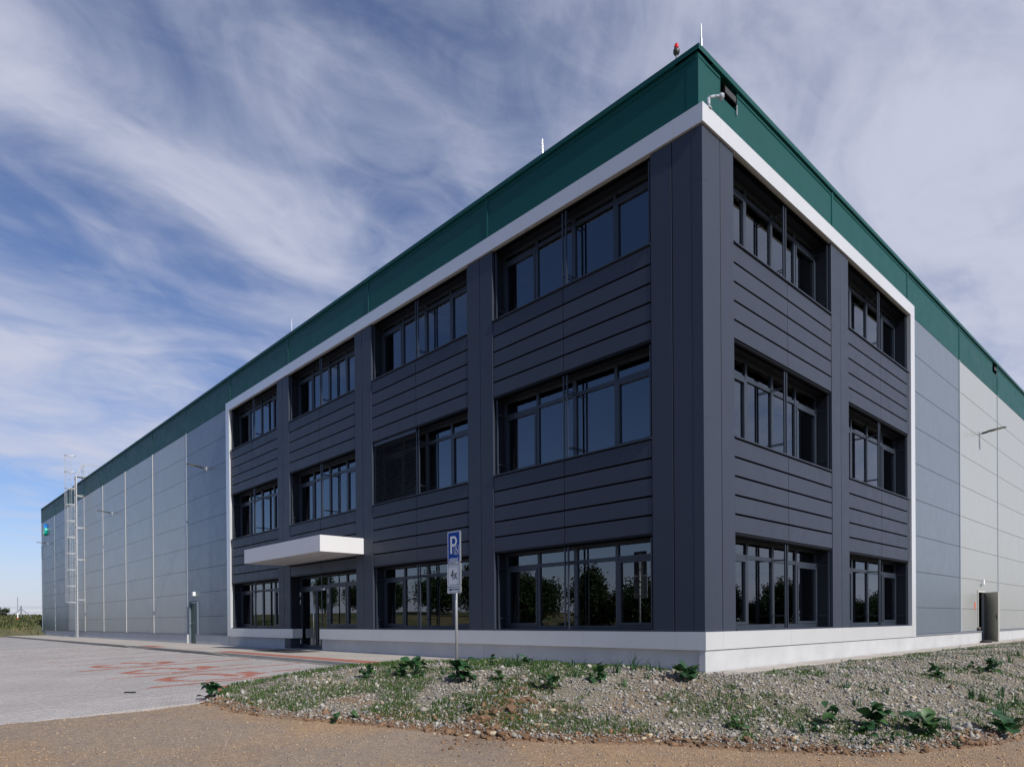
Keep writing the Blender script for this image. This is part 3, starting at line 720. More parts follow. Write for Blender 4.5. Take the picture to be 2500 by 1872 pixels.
# roof ladder with safety cage
LX, LY = -54.85, -.26
ld = empty('roof_ladder', (LX, LY, 0)); tag(ld, 'galvanised steel roof ladder with round safety cage on the long wall', 'ladder')
for x in (0, -.50):
    MB().box(x-.03, x+.03, -.04, .04, 0, 12.62).build('stile', 'galvanised', ld)
    MB().tube((x, 0, 12.55), (x-.0, .55, 13.75), .022).build('top_stile', 'galvanised', ld)
    MB().box(x-.10, x+.10, -.06, .12, 0, .012).build('foot_plate', 'galvanised', ld)
for i in range(44): MB().box(-.478, -.022, -.015, .015, .35+i*.28, .375+i*.28).build('rung', 'galvanised', ld)
def hoop(z, r=.36, n=14):
    m = MB(); pts = []
    for i in range(n+1):
        a = math.pi*(i/n); pts.append((-.25+r*math.cos(a), -.12-.62*math.sin(a)))
    pts = [(.02, 0)]+pts+[(-.52, 0)]
    for (ax, ay), (bx, by) in zip(pts[:-1], pts[1:]):
        dx, dy = bx-ax, by-ay; L = math.hypot(dx, dy)+1e-9; nx_, ny_ = -dy/L*.006, dx/L*.006
        m.hexa([(ax-nx_, ay-ny_, z-.03), (bx-nx_, by-ny_, z-.03), (bx+nx_, by+ny_, z-.03), (ax+nx_, ay+ny_, z-.03), (ax-nx_, ay-ny_, z+.03), (bx-nx_, by-ny_, z+.03), (bx+nx_, by+ny_, z+.03), (ax+nx_, ay+ny_, z+.03)])
    return m
hz = [2.74+i*(14.15-2.74)/9 for i in range(10)]
h0 = hoop(0).mesh('hoop'); h0.materials.append(MAT['galvanised'])
for z in hz: o = bpy.data.objects.new('hoop', h0); col.objects.link(o); o.parent = ld; o.location = (0, 0, z)
for a in (20, 55, 90, 125, 160):
    x, y = -.25+.352*math.cos(R(a)), -.12-.61*math.sin(R(a)); MB().box(x-.03, x+.03, y-.008, y+.008, 2.72, 14.18).build('cage_bar', 'galvanised', ld)
for z in (2.95, 6.1, 8.6, 11.1):
    for x in (.03, -.53): MB().box(x-.02, x+.02, 0, .50, z-.03, z+.03).build('wall_bracket', 'galvanised', ld)
rl = MB()
for x in (.03, -.56):
    rl.tube((x, .45, 13.62), (x, 4.2, 13.62), .022); rl.tube((x, .45, 13.1), (x, 4.2, 13.1), .018); rl.tube((x, .6, 12.85), (x, 4.2, 12.85), .018)
    for y in (.5, 1.9, 4.2): rl.tube((x, y, 12.2), (x, y, 13.64), .024)
rl.build('guard_rail', 'galvanised', ld); MB().box(-.55, .02, -.02, 1.4, 12.58, 12.62).build('step_grate', 'galvanised', ld)
# logo of three leaf blades on the end bay
lg = empty('logo_sign', (-70.75, .23, 10.1)); lg.scale = (.85, .8, .85); tag(lg, 'raised blue, teal and lime leaf-shaped logo on the far wall end', 'sign')
def blade(pts, mat, d0):
    m = MB(); m.prism(pts, lambda x, z: (x, 0, z), lambda x, z: (x, -.26, z)); b = m.build('logo_blade', mat, lg); return b
blade([(-.55, .60), (-.25, .66), (.05, .50), (.22, .20), (.12, -.05), (-.15, .02), (-.42, .28)], 'logo_blue', 0)
blade([(.10, .00), (.26, .16), (.36, -.12), (.22, -.48), (-.05, -.66), (-.10, -.40), (.02, -.16)], 'logo_teal', 0)
blade([(-.62, .10), (-.40, .18), (-.20, -.10), (-.18, -.45), (-.36, -.66), (-.58, -.40)], 'logo_lime', 0)
# roof-edge things
def rod(x, y, z0, z1, label, r=.016):
    root = empty('lightning_rod', (x, y, z0)); m = MB(); m.tube((0, 0, 0), (0, 0, (z1-z0)*.5), r, r, 8); m.tube((0, 0, (z1-z0)*.5), (0, 0, z1-z0), r*.8, r*.25, 8); m.build('rod', 'steel', root)
    MB().box(-.06, .06, -.06, .06, -.01, .03).build('rod_base', 'galvanised', root)
    return tag(root, label, 'lightning rod', 'lightning rods along the roof edge')
rod(-.32, .5, 12.42, 13.06, 'bright lightning rod at the roof corner beside the red beacon', .02)
rod(-4.79, .5, 12.42, 13.07, 'thin lightning rod above the first window bay from the corner')
rod(-18.81, .5, 12.42, 13.2, 'thin lightning rod above the left end of the entrance bay')
rod(-.5, 18.0, 12.42, 13.0, 'thin lightning rod on the short side above slate panels')
rod(-.5, 30.9, 12.42, 13.0, 'thin lightning rod on the short side above the pale wall', .014)
rod(-31, .5, 12.42, 13.0, 'thin lightning rod above the green side door'); rod(-43.5, .5, 12.42, 13.0, 'thin lightning rod above the pale wall by the ladder')
bc = empty('beacon', (-.9, .5, 12.42)); bc.scale = (.8, .8, .95); tag(bc, 'red aircraft warning beacon on a short steel post at the roof corner', 'beacon')
MB().tube((0, 0, 0), (0, 0, .40), .028, n=10).build('post', 'steel', bc, True)
MB().lathe([(.03, .37), (.06, .39), (.085, .43), (.085, .48), (.065, .50)], (0, 0, 0), 16).build('lamp_base', 'lamp_dark', bc, True)
MB().lathe([(.062, .50), (.060, .56), (.045, .61), (.02, .635), (.0, .64)], (0, 0, 0), 16).build('red_lens', 'red_lens', bc, True)
cc = empty('security_camera', (-.03, .27, 11.07)); tag(cc, 'white dome security camera on a bent arm at the white frame corner', 'camera')
m = MB(); m.box(-.05, .05, -.05, .05, -.01, .02); m.tube((0, 0, 0), (0, .0, .20), .04, .035, 10); m.tube((0, 0, .20), (.06, .12, .27), .035, .03, 10); m.tube((.06, .12, .27), (.10, .22, .30), .028, .028, 8); m.build('arm', 'strip_slate', cc, True)
MB().lathe([(.0, -.05), (.045, -.03), (.065, .02), (.062, .06), (.03, .08), (0, .082)], (.12, .27, .28), 14).build('dome', 'strip_slate', cc, True)

# ------------------------------------------------------------------ parking sign
SX, SY = -4.28, -2.80
sg = empty('parking_sign', (SX, SY, 0)); tag(sg, 'blue reserved disabled parking sign with two white plates on steel post', 'sign')
MB().tube((0, .035, -.3), (0, .035, 2.86), .029, n=14).build('post', 'galvanised', sg, True)
MB().lathe([(.031, 0), (.031, .03), (.0, .035)], (0, .035, 2.86), 14).build('post_cap', 'rubber', sg)
def rrect(w, h, r, n=5):
    p = []
    for cx_, cy_, a0 in ((w/2-r, h/2-r, 0), (-w/2+r, h/2-r, 90), (-w/2+r, -h/2+r, 180), (w/2-r, -h/2+r, 270)):
        p += [(cx_+r*math.cos(R(a0+90*i/n)), cy_+r*math.sin(R(a0+90*i/n))) for i in range(n+1)]
    return p
def splate(name, w, h, zc, mat, y0, y1, parent, r=.03, xo=0):
    m = MB(); m.prism(rrect(w, h, r), lambda x, z: (x+xo, y1, z+zc), lambda x, z: (x+xo, y0, z+zc)); return m.build(name, mat, parent)
def ring(name, w, h, zc, t_, mat, y0, y1, parent, r=.03, xo=0):
    a, b = rrect(w, h, r), rrect(w-2*t_, h-2*t_, max(.004, r-t_)); n = len(a); vs = []
    for p, y in ((a, y0), (b, y0), (a, y1), (b, y1)): vs += [(q[0]+xo, y, q[1]+zc) for q in p]
    fs = []
    for i in range(n):
        j = (i+1) % n; fs += [(i, j, n+j, n+i), (n+i, n+j, 3*n+j, 3*n+i), (i, 2*n+i, 2*n+j, j)]
    return MB().add(vs, fs).build(name, mat, parent)
def text(name, s, size, x, z, y, mat, parent, sx=1.0, font_shear=0):
    cu = bpy.data.curves.new(name, 'FONT'); cu.body = s; cu.size = size; cu.extrude = .0012; cu.align_x = 'CENTER'; cu.align_y = 'CENTER'
    o = bpy.data.objects.new(name, cu); col.objects.link(o)
    dg = bpy.context.evaluated_depsgraph_get(); me = bpy.data.meshes.new_from_object(o.evaluated_get(dg)); bpy.data.objects.remove(o)
    me.transform(Matrix.Translation((x, y, z)) @ Matrix.Rotation(R(90), 4, 'X') @ Matrix.Diagonal((sx, 1, 1, 1)))
    me.materials.clear()
    return link(name, me, mat, parent)
SW = .43
p1 = splate('sign_panel', SW, .665, 2.605, 'steel', -.022, .004, sg); p1['label'] = 'blue plate with white P and wheelchair mark'
splate('blue_face', SW-.012, .653, 2.605, 'sign_blue', -.0235, -.0222, p1)
ring('white_border', SW-.03, .635, 2.605, .010, 'sign_white', -.0245, -.0236, p1, .024)
ltr = MB()                                              # the letter P, drawn as strokes
y0_, y1_ = -.0248, -.0236
ltr.box(-.115, -.060, y0_, y1_, 2.465, 2.835)
def arcband(m, cx_, cz_, ro, ri, a0, a1, n, y0, y1):
    for i in range(n):
        a, b = R(a0+(a1-a0)*i/n), R(a0+(a1-a0)*(i+1)/n)
        p = [(cx_+ri*math.cos(a), cz_+ri*math.sin(a)), (cx_+ro*math.cos(a), cz_+ro*math.sin(a)), (cx_+ro*math.cos(b), cz_+ro*math.sin(b)), (cx_+ri*math.cos(b), cz_+ri*math.sin(b))]
        m.prism(p, lambda x, z: (x, y1, z), lambda x, z: (x, y0, z))
ltr.box(-.060, .0, y0_, y1_, 2.785, 2.835); ltr.box(-.060, .0, y0_, y1_, 2.615, 2.665); arcband(ltr, .0, 2.725, .110, .060, -90, 90, 14, y0_, y1_)
ltr.build('letter_p', 'sign_white', p1)
ring('symbol_border', .165, .19, 2.535, .007, 'sign_white', -.0246, -.0236, p1, .015, .09)
wc = MB(); wc.lathe([(0, 0), (.013, 0), (.013, .001), (0, .001)], (0, 0, 0), 12); wc.v = [(v[0]+.075, -.0237-v[2], v[1]+2.605) for v in wc.v]
def stroke(m, x0, z0, x1, z1, w):
    L = math.hypot(x1-x0, z1-z0); nx_, nz_ = -(z1-z0)/L*w, (x1-x0)/L*w
    m.prism([(x0-nx_, z0-nz_), (x1-nx_, z1-nz_), (x1+nx_, z1+nz_), (x0+nx_, z0+nz_)], lambda x, z: (x, y1_, z), lambda x, z: (x, y0_, z))
stroke(wc, .075, 2.588, .080, 2.535, .008); stroke(wc, .078, 2.565, .115, 2.562, .006); stroke(wc, .08, 2.532, .118, 2.532, .007); stroke(wc, .118, 2.532, .135, 2.488, .007); stroke(wc, .135, 2.488, .152, 2.494, .006)
arcband(wc, .085, 2.503, .046, .036, 120, 350, 16, y0_, y1_); wc.build('wheelchair_mark', 'sign_white', p1)
text('lettering', 'RÉSERVÉ', .098, 0, 2.328, -.0242, 'sign_white', p1, .80)
p2 = splate('sign_panel', SW+.01, .475, 2.022, 'sign_white', -.022, .004, sg); p2['label'] = 'white plate reading 4x'
ring('edge_rim', SW+.014, .479, 2.022, .012, 'steel', -.030, .006, p2, .032); ring('black_border', SW-.035, .435, 2.022, .008, 'sign_black', -.0238, -.0222, p2, .024)
text('lettering', '4x', .30, 0, 2.015, -.0234, 'sign_black', p2, .74)
p3 = splate('sign_panel', SW+.01, .152, 1.704, 'sign_white', -.022, .004, sg); p3['label'] = 'white plate with black left arrow'
ring('edge_rim', SW+.014, .156, 1.704, .010, 'steel', -.030, .006, p3, .032); ring('black_border', SW-.03, .118, 1.704, .006, 'sign_black', -.0238, -.0222, p3, .02)
ar = MB(); ar.prism([(-.175, 1.704), (-.095, 1.739), (-.095, 1.713), (.165, 1.713), (.165, 1.695), (-.095, 1.695), (-.095, 1.669)], lambda x, z: (x, -.0223, z), lambda x, z: (x, -.024, z)); ar.build('arrow', 'sign_black', p3)
for z in (2.75, 2.45, 2.1, 1.95, 1.70): MB().box(-.05, .05, .004, .07, z-.012, z+.012).build('clamp', 'galvanised', sg)

# ------------------------------------------------------------------ loose stones and grass (nobody could count them)
OCT = np.array([(1, 0, 0), (-.5, .87, 0), (-.5, -.87, 0), (.15, .1, 1), (0, 0, -1), (.7, .7, .45)])
OT = np.array([(0, 5, 3), (5, 1, 3), (1, 2, 3), (2, 0, 3), (0, 4, 5), (5, 4, 1), (1, 4, 2), (2, 4, 0)])
def tri_mesh(name, co, tris, cols, mat, parent=None):
    me = bpy.data.meshes.new(name); nv = len(co)
    me.vertices.add(nv); me.vertices.foreach_set('co', co.reshape(-1).astype(np.float32)); k = len(tris)
    me.loops.add(k*3); me.loops.foreach_set('vertex_index', tris.reshape(-1).astype(np.int32)); me.polygons.add(k)
    me.polygons.foreach_set('loop_start', np.arange(k, dtype=np.int32)*3); me.update(calc_edges=True)
    at = me.color_attributes.new('Col', 'FLOAT_COLOR', 'POINT'); at.data.foreach_set('color', np.concatenate([cols, np.ones((nv, 1))], 1).astype(np.float32).reshape(-1))
    return link(name, me, mat, parent)
def in_view(x, y, z=0.0, pad=40):
    d = np.stack([x-CAM[0], y-CAM[1], np.full_like(x, z)-CAM[2]], -1); q = d@fw
    return (q > 1) & (np.abs(F_PX*(d@rt2)/np.maximum(q, .1)) < IW/2+400)
def scatter(n, x0, x1, y0, y1, power=1.3):
    x = rng.uniform(x0, x1, n*4); y = rng.uniform(y0, y1, n*4); d = np.hypot(x-CAM[0], y-CAM[1])
    ok = in_view(x, y) & (rng.random(n*4) < np.clip((9/d)**power, 0, 1)); x, y = x[ok][:n], y[ok][:n]; return x, y
def stones(name, x, y, sz, cols, flat, sink):
    n = len(x); z = height(x, y)
    a = rng.uniform(0, 6.28, n); s = sz[:, None]*rng.uniform(.6, 1.4, (n, 3)); s[:, 2] *= flat
    v = OCT[None]+rng.normal(0, .16, (n, 6, 3)); v = v*s[:, None]
    ca, sa = np.cos(a)[:, None], np.sin(a)[:, None]; vx = v[..., 0]*ca-v[..., 1]*sa; vy = v[..., 0]*sa+v[..., 1]*ca
    tl_ = rng.normal(0, .25, (n, 2)); vz = v[..., 2]+vx*tl_[:, :1]+vy*tl_[:, 1:]
    co = np.stack([vx+x[:, None], vy+y[:, None], vz+(z+sz*flat*sink)[:, None]], -1).reshape(-1, 3)
    tr_ = (np.arange(n)[:, None, None]*6+OT[None]).reshape(-1, 3)
    return tri_mesh(name, co, tr_, np.repeat(cols, 6, 0), 'stones')
pal = np.array([(.30, .285, .25), (.25, .24, .22), (.21, .205, .20), (.34, .31, .265), (.28, .23, .175), (.39, .37, .33), (.17, .165, .16), (.33, .24, .15)])
x, y = scatter(170000, -6, 6, -8, 26, 1.2)
t_ = toe_dist(x, y)+.35*(fbm(x*.9, y*.9, 3)-.5); d_ = np.hypot(np.maximum(x, 0), np.maximum(-y, 0))
xb = np.interp(y, XB[0], XB[1])
ok = (t_ > .02) & (d_ > .62) & (x > xb+.15) & (rng.random(len(x)) < np.clip(.75+.15*(x+3)+.6*(fbm(x*1.5, y*1.5, 91)-.4), .5, 1)); x, y = x[ok], y[ok]
c_ = pal[rng.integers(0, 7, len(x))]*rng.uniform(.75, 1.15, (len(x), 1))
o = stones('rubble', x, y, np.clip(rng.lognormal(-4.28, .48, len(x)), .007, .06), c_, .75, .25); tag(o, 'grey crushed stone covering the bank by the building', 'gravel', kind='stuff')
x, y = scatter(62000, -5.5, 7, -12, 1, 1.6)
t_ = toe_dist(x, y); xb = np.interp(y, XB[0], XB[1]); ok = (t_ < .12) & (x > xb+.05); x, y = x[ok], y[ok]
pr = np.array([(.34, .26, .18), (.27, .235, .205), (.43, .32, .19), (.22, .20, .195), (.48, .39, .27), (.36, .245, .14), (.17, .15, .14), (.58, .52, .43)])
w_ = fbm(x*.45, y*.45, 51); pick = rng.choice(8, len(x), p=[.29, .23, .13, .13, .03, .11, .075, .005]); c_ = pr[pick]*rng.uniform(.85, 1.12, (len(x), 1))*np.array([1.06, 1.0, .93])
g_ = sst(.42, .6, w_)[:, None]; c_ = c_*(1-g_*.45)+np.array([.245, .215, .20])*g_*.45
o = stones('road_gravel', x, y, np.clip(rng.lognormal(-4.75, .40, len(x)), .004, .025), c_, .5, .15); tag(o, 'fine brown gravel of the track', 'gravel', kind='stuff')
# soil crumbs along the toe of the bank
x = rng.uniform(-5.5, 6, 40000); y = rng.uniform(-8.3, 3, 40000); t_ = toe_dist(x, y)+.35*(fbm(x*.9, y*.9, 3)-.5)
q_ = np.exp(-(((x+.2)*.83+(y+5.2)*.55)/.35)**2-(((x+.2)*-.55+(y+5.2)*.83)/1.1)**2)
ok = (((t_ > -.08) & (t_ < .38)) & (rng.random(len(x)) < .55) | (rng.random(len(x)) < q_)) & (x > np.interp(y, XB[0], XB[1])+.2); x, y = x[ok], y[ok]
c_ = np.array([.180, .108, .062])*rng.uniform(.65, 1.25, (len(x), 1))
o = stones('soil_crumbs', x, y, np.clip(rng.lognormal(-3.9, .5, len(x)), .008, .07), c_, .75, .2); tag(o, 'brown soil crumbs along the foot of the bank', 'soil', kind='stuff')
def grass(name, x, y, h, col0, col1, label, wid=.006, lean=.5, n=1):
    k = len(x); z = height(x, y); a = rng.uniform(0, 6.28, k); ln = rng.uniform(.15, 1.0, k)*lean
    dx, dy = np.cos(a), np.sin(a); wx, wy = -dy*wid, dx*wid
    b0 = np.stack([x-wx, y-wy, z-.01], -1); b1 = np.stack([x+wx, y+wy, z-.01], -1)
    m0 = np.stack([x-wx*.8+dx*ln*h*.3, y-wy*.8+dy*ln*h*.3, z+h*.6], -1); m1 = np.stack([x+wx*.8+dx*ln*h*.3, y+wy*.8+dy*ln*h*.3, z+h*.6], -1)
    tp = np.stack([x+dx*ln*h, y+dy*ln*h, z+h*(1-.35*ln)], -1)
    co = np.stack([b0, b1, m0, m1, tp], 1).reshape(-1, 3)
    tr_ = (np.arange(k)[:, None, None]*5+np.array([(0, 1, 3), (0, 3, 2), (2, 3, 4)])[None]).reshape(-1, 3)
    m = rng.random((k, 1)); c_ = (np.array(col0)*(1-m)+np.array(col1)*m)*rng.uniform(.7, 1.2, (k, 1))
    return tag(tri_mesh(name, co, tr_, np.repeat(c_, 5, 0), 'grass'), label, 'grass', kind='stuff')
x, y = scatter(330000, -6.1, 6, -8, 20, 1.2)
t_ = toe_dist(x, y)+.35*(fbm(x*.9, y*.9, 3)-.5); d_ = np.hypot(np.maximum(x, 0), np.maximum(-y, 0)); xb = np.interp(y, XB[0], XB[1])
den = fbm(x*1.3, y*1.3, 101)+.45*(fbm(x*5, y*5, 111)-.5)
th = np.interp(x, [-6, -3, -.5, 1, 3, 6], [.29, .35, .415, .51, .53, .44])
edge = np.exp(-((x-xb-.35)/.28)**2)*(y > -7.6)
p_ = sst(th, th+.16, den+.35*edge)*.85
ok = (t_ > .18) & (d_ > .75) & (x > xb+.04) & (rng.random(len(x)) < p_) & (q_ is not None); x, y = x[ok], y[ok]
grass('bank_grass', x, y, rng.uniform(.025, .085, len(x)), (.028, .085, .010), (.075, .150, .020), 'short young grass sprouting in patches on the bank', .0045, .7)
# far meadow
x = rng.uniform(-150, -71.2, 60000); y = rng.uniform(-30, 40, 60000); ok = in_view(x, y) & (rng.random(len(x)) < .9); x, y = x[ok][:30000], y[ok][:30000]
ok = ~((x > -76.5) & (y > -.2)); x, y = x[ok], y[ok]
grass('meadow_grass', x, y, rng.uniform(.15, .55, len(x)), (.045, .080, .018), (.17, .155, .07), 'rough meadow grass beyond the far end of the yard', .07, .6)
x = rng.uniform(-78.5, -71, 9000); y = rng.uniform(-24, 3, 9000); ok = ~((x > -76.5) & (y > -.2)) & (fbm(x*.9, y*.9, 121) > .42); x, y = x[ok], y[ok]
grass('bank_weeds', x, y, rng.uniform(.08, .26, len(x)), (.030, .075, .022), (.16, .17, .08), 'leafy weeds on the bank behind the yard', .06, .8)

# ------------------------------------------------------------------ weeds, tufts, rocks and clods: one by one
def leaf_mesh(L, Wd, droop, seed):
    rr = random.Random(seed); n = 6; vs = []; fs = []
    prof = [.05, .55, .95, 1.0, .72, .08]
    for i in range(n):
        u = i/(n-1); zz_ = L*(.35*u-droop*u*u); w = Wd*prof[i]*(1+rr.uniform(-.12, .12))
        vs += [(L*u, -w, zz_+w*.25), (L*u, 0, zz_-.0), (L*u, w, zz_+w*.25+rr.uniform(-.1, .1)*w)]
    for i in range(n-1):
        for j in range(2): fs.append((3*i+j, 3*i+j+1, 3*i+j+4, 3*i+j+3))
    me = MB().add([(v[0]+.0, v[1], v[2]) for v in vs], fs).mesh('leaf'); me.materials.append(MAT['leaf'])
    for p in me.polygons: p.use_smooth = True
    return me
LEAF = [leaf_mesh(1.0, .40, .55, i) for i in range(3)]+[leaf_mesh(1.0, .30, .75, 9), leaf_mesh(1.0, .44, .35, 12)]
STEM = MB().tube((0, 0, 0), (0, 0, 1), .04, .02, 6).mesh('stem'); STEM.materials.append(MAT['leaf'])
GP = 'broad-leaved weeds on the bank'
def weed(u, v, hgt, nl, label=None, spread=1.0):
    hgt *= 1.12; nl = int(nl*1.9)
    p = ground_at(u, v); root = empty('weed', (p[0], p[1], p[2]-.01))
    tag(root, label or 'broad-leaved green weed growing among the stones of the bank', 'plant', GP)
    s = bpy.data.objects.new('stem', STEM); col.objects.link(s); s.parent = root; s.scale = (hgt*.6, hgt*.6, hgt*.75)
    for i in range(nl):
        o = bpy.data.objects.new('leaf', random.choice(LEAF)); col.objects.link(o); o.parent = root
        z = hgt*random.uniform(.05, .70); L = hgt*random.uniform(.30, .56)*spread
        o.location = (random.uniform(-.09, .09)*hgt*3, random.uniform(-.09, .09)*hgt*3, z); o.scale = (L, L, L)
        o.rotation_euler = (random.uniform(-.5, .5), -random.uniform(-.2, 1.1), i*2.4+random.uniform(-.5, .5))
    return root
z6 = lambda a, b: (a/2.765, 1500+b/2.765)
z7 = lambda a, b: (800+a/2.4578, 1550+b/2.4578)
z8 = lambda a, b: (1700+a/2.765, 1550+b/2.765)
weed(*z6(1430, 556), .30, 13, 'crinkled cabbage-like weed at the tip of the bank beside the yard', 1.0)
weed(*z7(240, 255), .26, 9, 'dark weed with tall shoots at the grassy edge by red markings'); weed(*z7(440, 250), .24, 14, 'low leafy weed clump at the yard edge before the tactile strip'); weed(*z7(525, 245), .34, 12, 'tall leafy weed at the yard edge left of the signpost')
weed(*z7(810, 285), .40, 16, 'big dark-leaved weed just in front of the signpost'); weed(*z7(1025, 275), .24, 7)
weed(*z7(1335, 328), .30, 10, 'dark weed with a drooping leaf in front of the second plinth panel'); weed(*z7(1620, 278), .28, 11); weed(*z7(2160, 285), .36, 15, 'dark leafy weed at the bank crest before the building corner')
weed(*z7(990, 182), .20, 8); weed(*z7(1190, 182), .20, 8); weed(*z7(160, 495), .16, 6); weed(*z7(40, 530), .16, 7); weed(*z7(855, 462), .16, 6)
weed(*z8(275, 635), .22, 7); weed(*z8(895, 600), .28, 11); weed(*z8(810, 660), .18, 7)
weed(*z8(1230, 640), .34, 16, 'wide leafy weed clump near the road with yellowing leaves', 1.1); weed(*z8(1150, 680), .24, 9); weed(*z8(1310, 720), .16, 6); weed(*z8(1530, 670), .36, 14, 'large-leaved weed above the brown soil edge'); weed(*z8(1430, 745), .12, 7)
weed(*z8(1620, 280), .24, 14, 'bright cabbage-like weed on bare grey rubble'); weed(*z8(1850, 240), .18, 8); weed(*z8(1995, 250), .30, 14, 'bushy weed on the rubble before the open door'); weed(*z8(1920, 260), .18, 8); weed(*z8(1855, 108), .14, 6); weed(*z8(2080, 670), .36, 12, 'tall narrow-leaved weed at the road edge'); weed(*z8(2150, 490), .18, 6); weed(*z8(1750, 740), .12, 5); weed(*z8(1140, 740), .12, 5)
def tuft(u, v, h, n, label=None):
    p = ground_at(u, v); m = MB()
    for i in range(n):
        a = random.uniform(0, 6.28); ln = random.uniform(.3, 1.1); hh = h*1.5*random.uniform(.5, 1); w = .011; dx, dy = math.cos(a), math.sin(a); ox, oy = random.uniform(-.05, .05), random.uniform(-.05, .05)
        prev = None
        for k_ in range(5):
            q = k_/4; r = ln*hh*q*q*.7; zq = hh*(q-.35*ln*q*q*q); ww = w*(1-q*.9)
            cur = ((ox+dx*r-dy*ww, oy+dy*r+dx*ww, zq), (ox+dx*r+dy*ww, oy+dy*r-dx*ww, zq))
            if prev: m.add([prev[0], prev[1], cur[1], cur[0]], [(0, 1, 2, 3)])
            prev = cur
    o = m.build('grass_tuft', 'leaf'); o.location = (p[0], p[1], p[2]-.01)
    return tag(o, label or 'tuft of long arching grass blades on the bank', 'grass', 'grass tufts on the bank')
for a, b, h, n in ((1060, 195, .26, 12), (1090, 190, .24, 10), (1140, 190, .26, 14), (1215, 190, .22, 14), (1320, 200, .18, 9), (1470, 195, .22, 10), (1550, 205, .18, 7), (1740, 225, .26, 16), (1830, 215, .30, 20), (1935, 215, .22, 10), (1990, 225, .18, 8), (2080, 235, .16, 6), (700, 235, .22, 10), (620, 295, .16, 8), (1020, 270, .22, 9), (1225, 305, .18, 8), (880, 320, .16, 8), (1500, 250, .18, 8), (1920, 265, .18, 8), (1785, 305, .16, 7), (1640, 260, .14, 7), (245, 240, .26, 7), (365, 235, .18, 5)):
    tuft(*z7(a, b), h, n)
for a, b, h, n in ((1390, 330, .22, 8), (1190, 375, .20, 7), (1740, 235, .20, 9), (2020, 190, .22, 10), (2120, 190, .26, 14), (2180, 140, .22, 14), (1850, 430, .24, 18), (1930, 450, .26, 20), (2050, 420, .22, 16), (2150, 460, .20, 12), (1080, 480, .18, 8), (710, 660, .22, 14), (1695, 640, .18, 12), (2060, 560, .34, 12), (2150, 640, .30, 14), (1770, 90, .16, 6), (1430, 150, .14, 6), (540, 265, .14, 9), (1270, 395, .14, 12), (1020, 365, .14, 14)):
    tuft(*z8(a, b), h, n)
def rock_mesh(seed, n=2):
    rr = np.random.default_rng(seed); me = bpy.data.meshes.new('rock')
    import bmesh
    bm = bmesh.new(); bmesh.ops.create_icosphere(bm, subdivisions=2, radius=1)
    ax = rr.normal(size=(7, 3)); ax /= np.linalg.norm(ax, axis=1)[:, None]; lim = rr.uniform(.5, .9, 7)
    for v in bm.verts:
        p = np.array(v.co)
        for a, l in zip(ax, lim):
            d = p@a
            if d > l: p = p-a*(d-l)
        v.co = p*(1+rr.normal(0, .06 if seed < 60 else .16))
    bm.to_mesh(me); bm.free(); return me
ROCK = {}
for m_ in ('rock_grey', 'rock_buff', 'clod'):
    ROCK[m_] = []
    for i in range(4):
        me = rock_mesh(i*7+len(m_)+(100 if m_ == 'clod' else 0)); me.materials.append(MAT[m_]); ROCK[m_].append(me)
def rock(u, v, s, kind, name, label, group, flat=.6):
    s *= .66 if kind == 'clod' else .75
    p = ground_at(u, v); o = bpy.data.objects.new(name, random.choice(ROCK[kind])); col.objects.link(o)
    o.location = (p[0], p[1], p[2]+s*flat*.45); o.scale = (s*random.uniform(.8, 1.2), s*random.uniform(.7, 1.1), s*flat); o.rotation_euler = (random.uniform(-.3, .3), random.uniform(-.3, .3), random.uniform(0, 6.28))
    return tag(o, label, 'rock' if kind != 'clod' else 'soil', group)
for a, b, s in ((540, 428, .045), (995, 592, .075), (835, 608, .06), (1255, 548, .085), (1305, 548, .07), (1345, 462, .09), (1480, 640, .05), (1195, 370, .035), (1030, 355, .04), (75, 500, .04), (1895, 625, .06), (1935, 602, .06), (1975, 640, .05), (2190, 620, .045), (780, 590, .03), (640, 595, .04)):
    rock(*z7(a, b), s, 'rock_buff', 'rock', 'pale buff stone lying on the bank', 'pale stones on the bank')
for a, b, s in ((355, 490, .065), (415, 680, .05), (520, 652, .05), (660, 702, .07), (832, 732, .035), (940, 680, .035), (1030, 745, .045), (1310, 757, .05), (1715, 545, .05), (1465, 425, .09), (905, 350, .03), (600, 600, .03), (75, 665, .03)):
    rock(*z8(a, b), s, 'rock_buff', 'rock', 'pale buff stone lying on the bank', 'pale stones on the bank')
for a, b, s in ((440, 575, .08), (940, 500, .08), (1210, 535, .08), (1295, 520, .07), (1770, 640, .12), (1830, 620, .10), (1610, 390, .09), (1560, 385, .07), (1065, 445, .08), (525, 515, .05), (1985, 540, .09), (1520, 455, .07), (310, 258, .05), (455, 250, .06)):
    rock(*z8(a, b), s, 'rock_grey', 'rock', 'grey angular stone lying in the rubble of the bank', 'grey stones on the bank')
rock(*z8(1725, 358), .10, 'clod', 'rock', 'lone reddish-brown stone on grey rubble', None)
for a, b, s in ((850, 515, .10), (880, 500, .12), (940, 520, .16), (1000, 470, .14), (1100, 455, .15), (1090, 400, .09), (1170, 400, .09), (1200, 395, .11), (1150, 410, .08), (985, 355, .07), (1015, 560, .10), (905, 570, .09), (960, 590, .09), (1040, 600, .10), (1100, 605, .08), (1200, 620, .10), (1290, 630, .09), (1410, 630, .08), (370, 550, .07), (600, 580, .06), (1150, 440, .08), (960, 470, .09), (1240, 410, .09), (1370, 320, .05), (2040, 645, .07), (2150, 640, .08), (1800, 625, .06)):
    rock(*z7(a, b), s, 'clod', 'soil_clod', 'brown clod of earth at the foot of the bank', 'brown soil clods on the bank', .7)
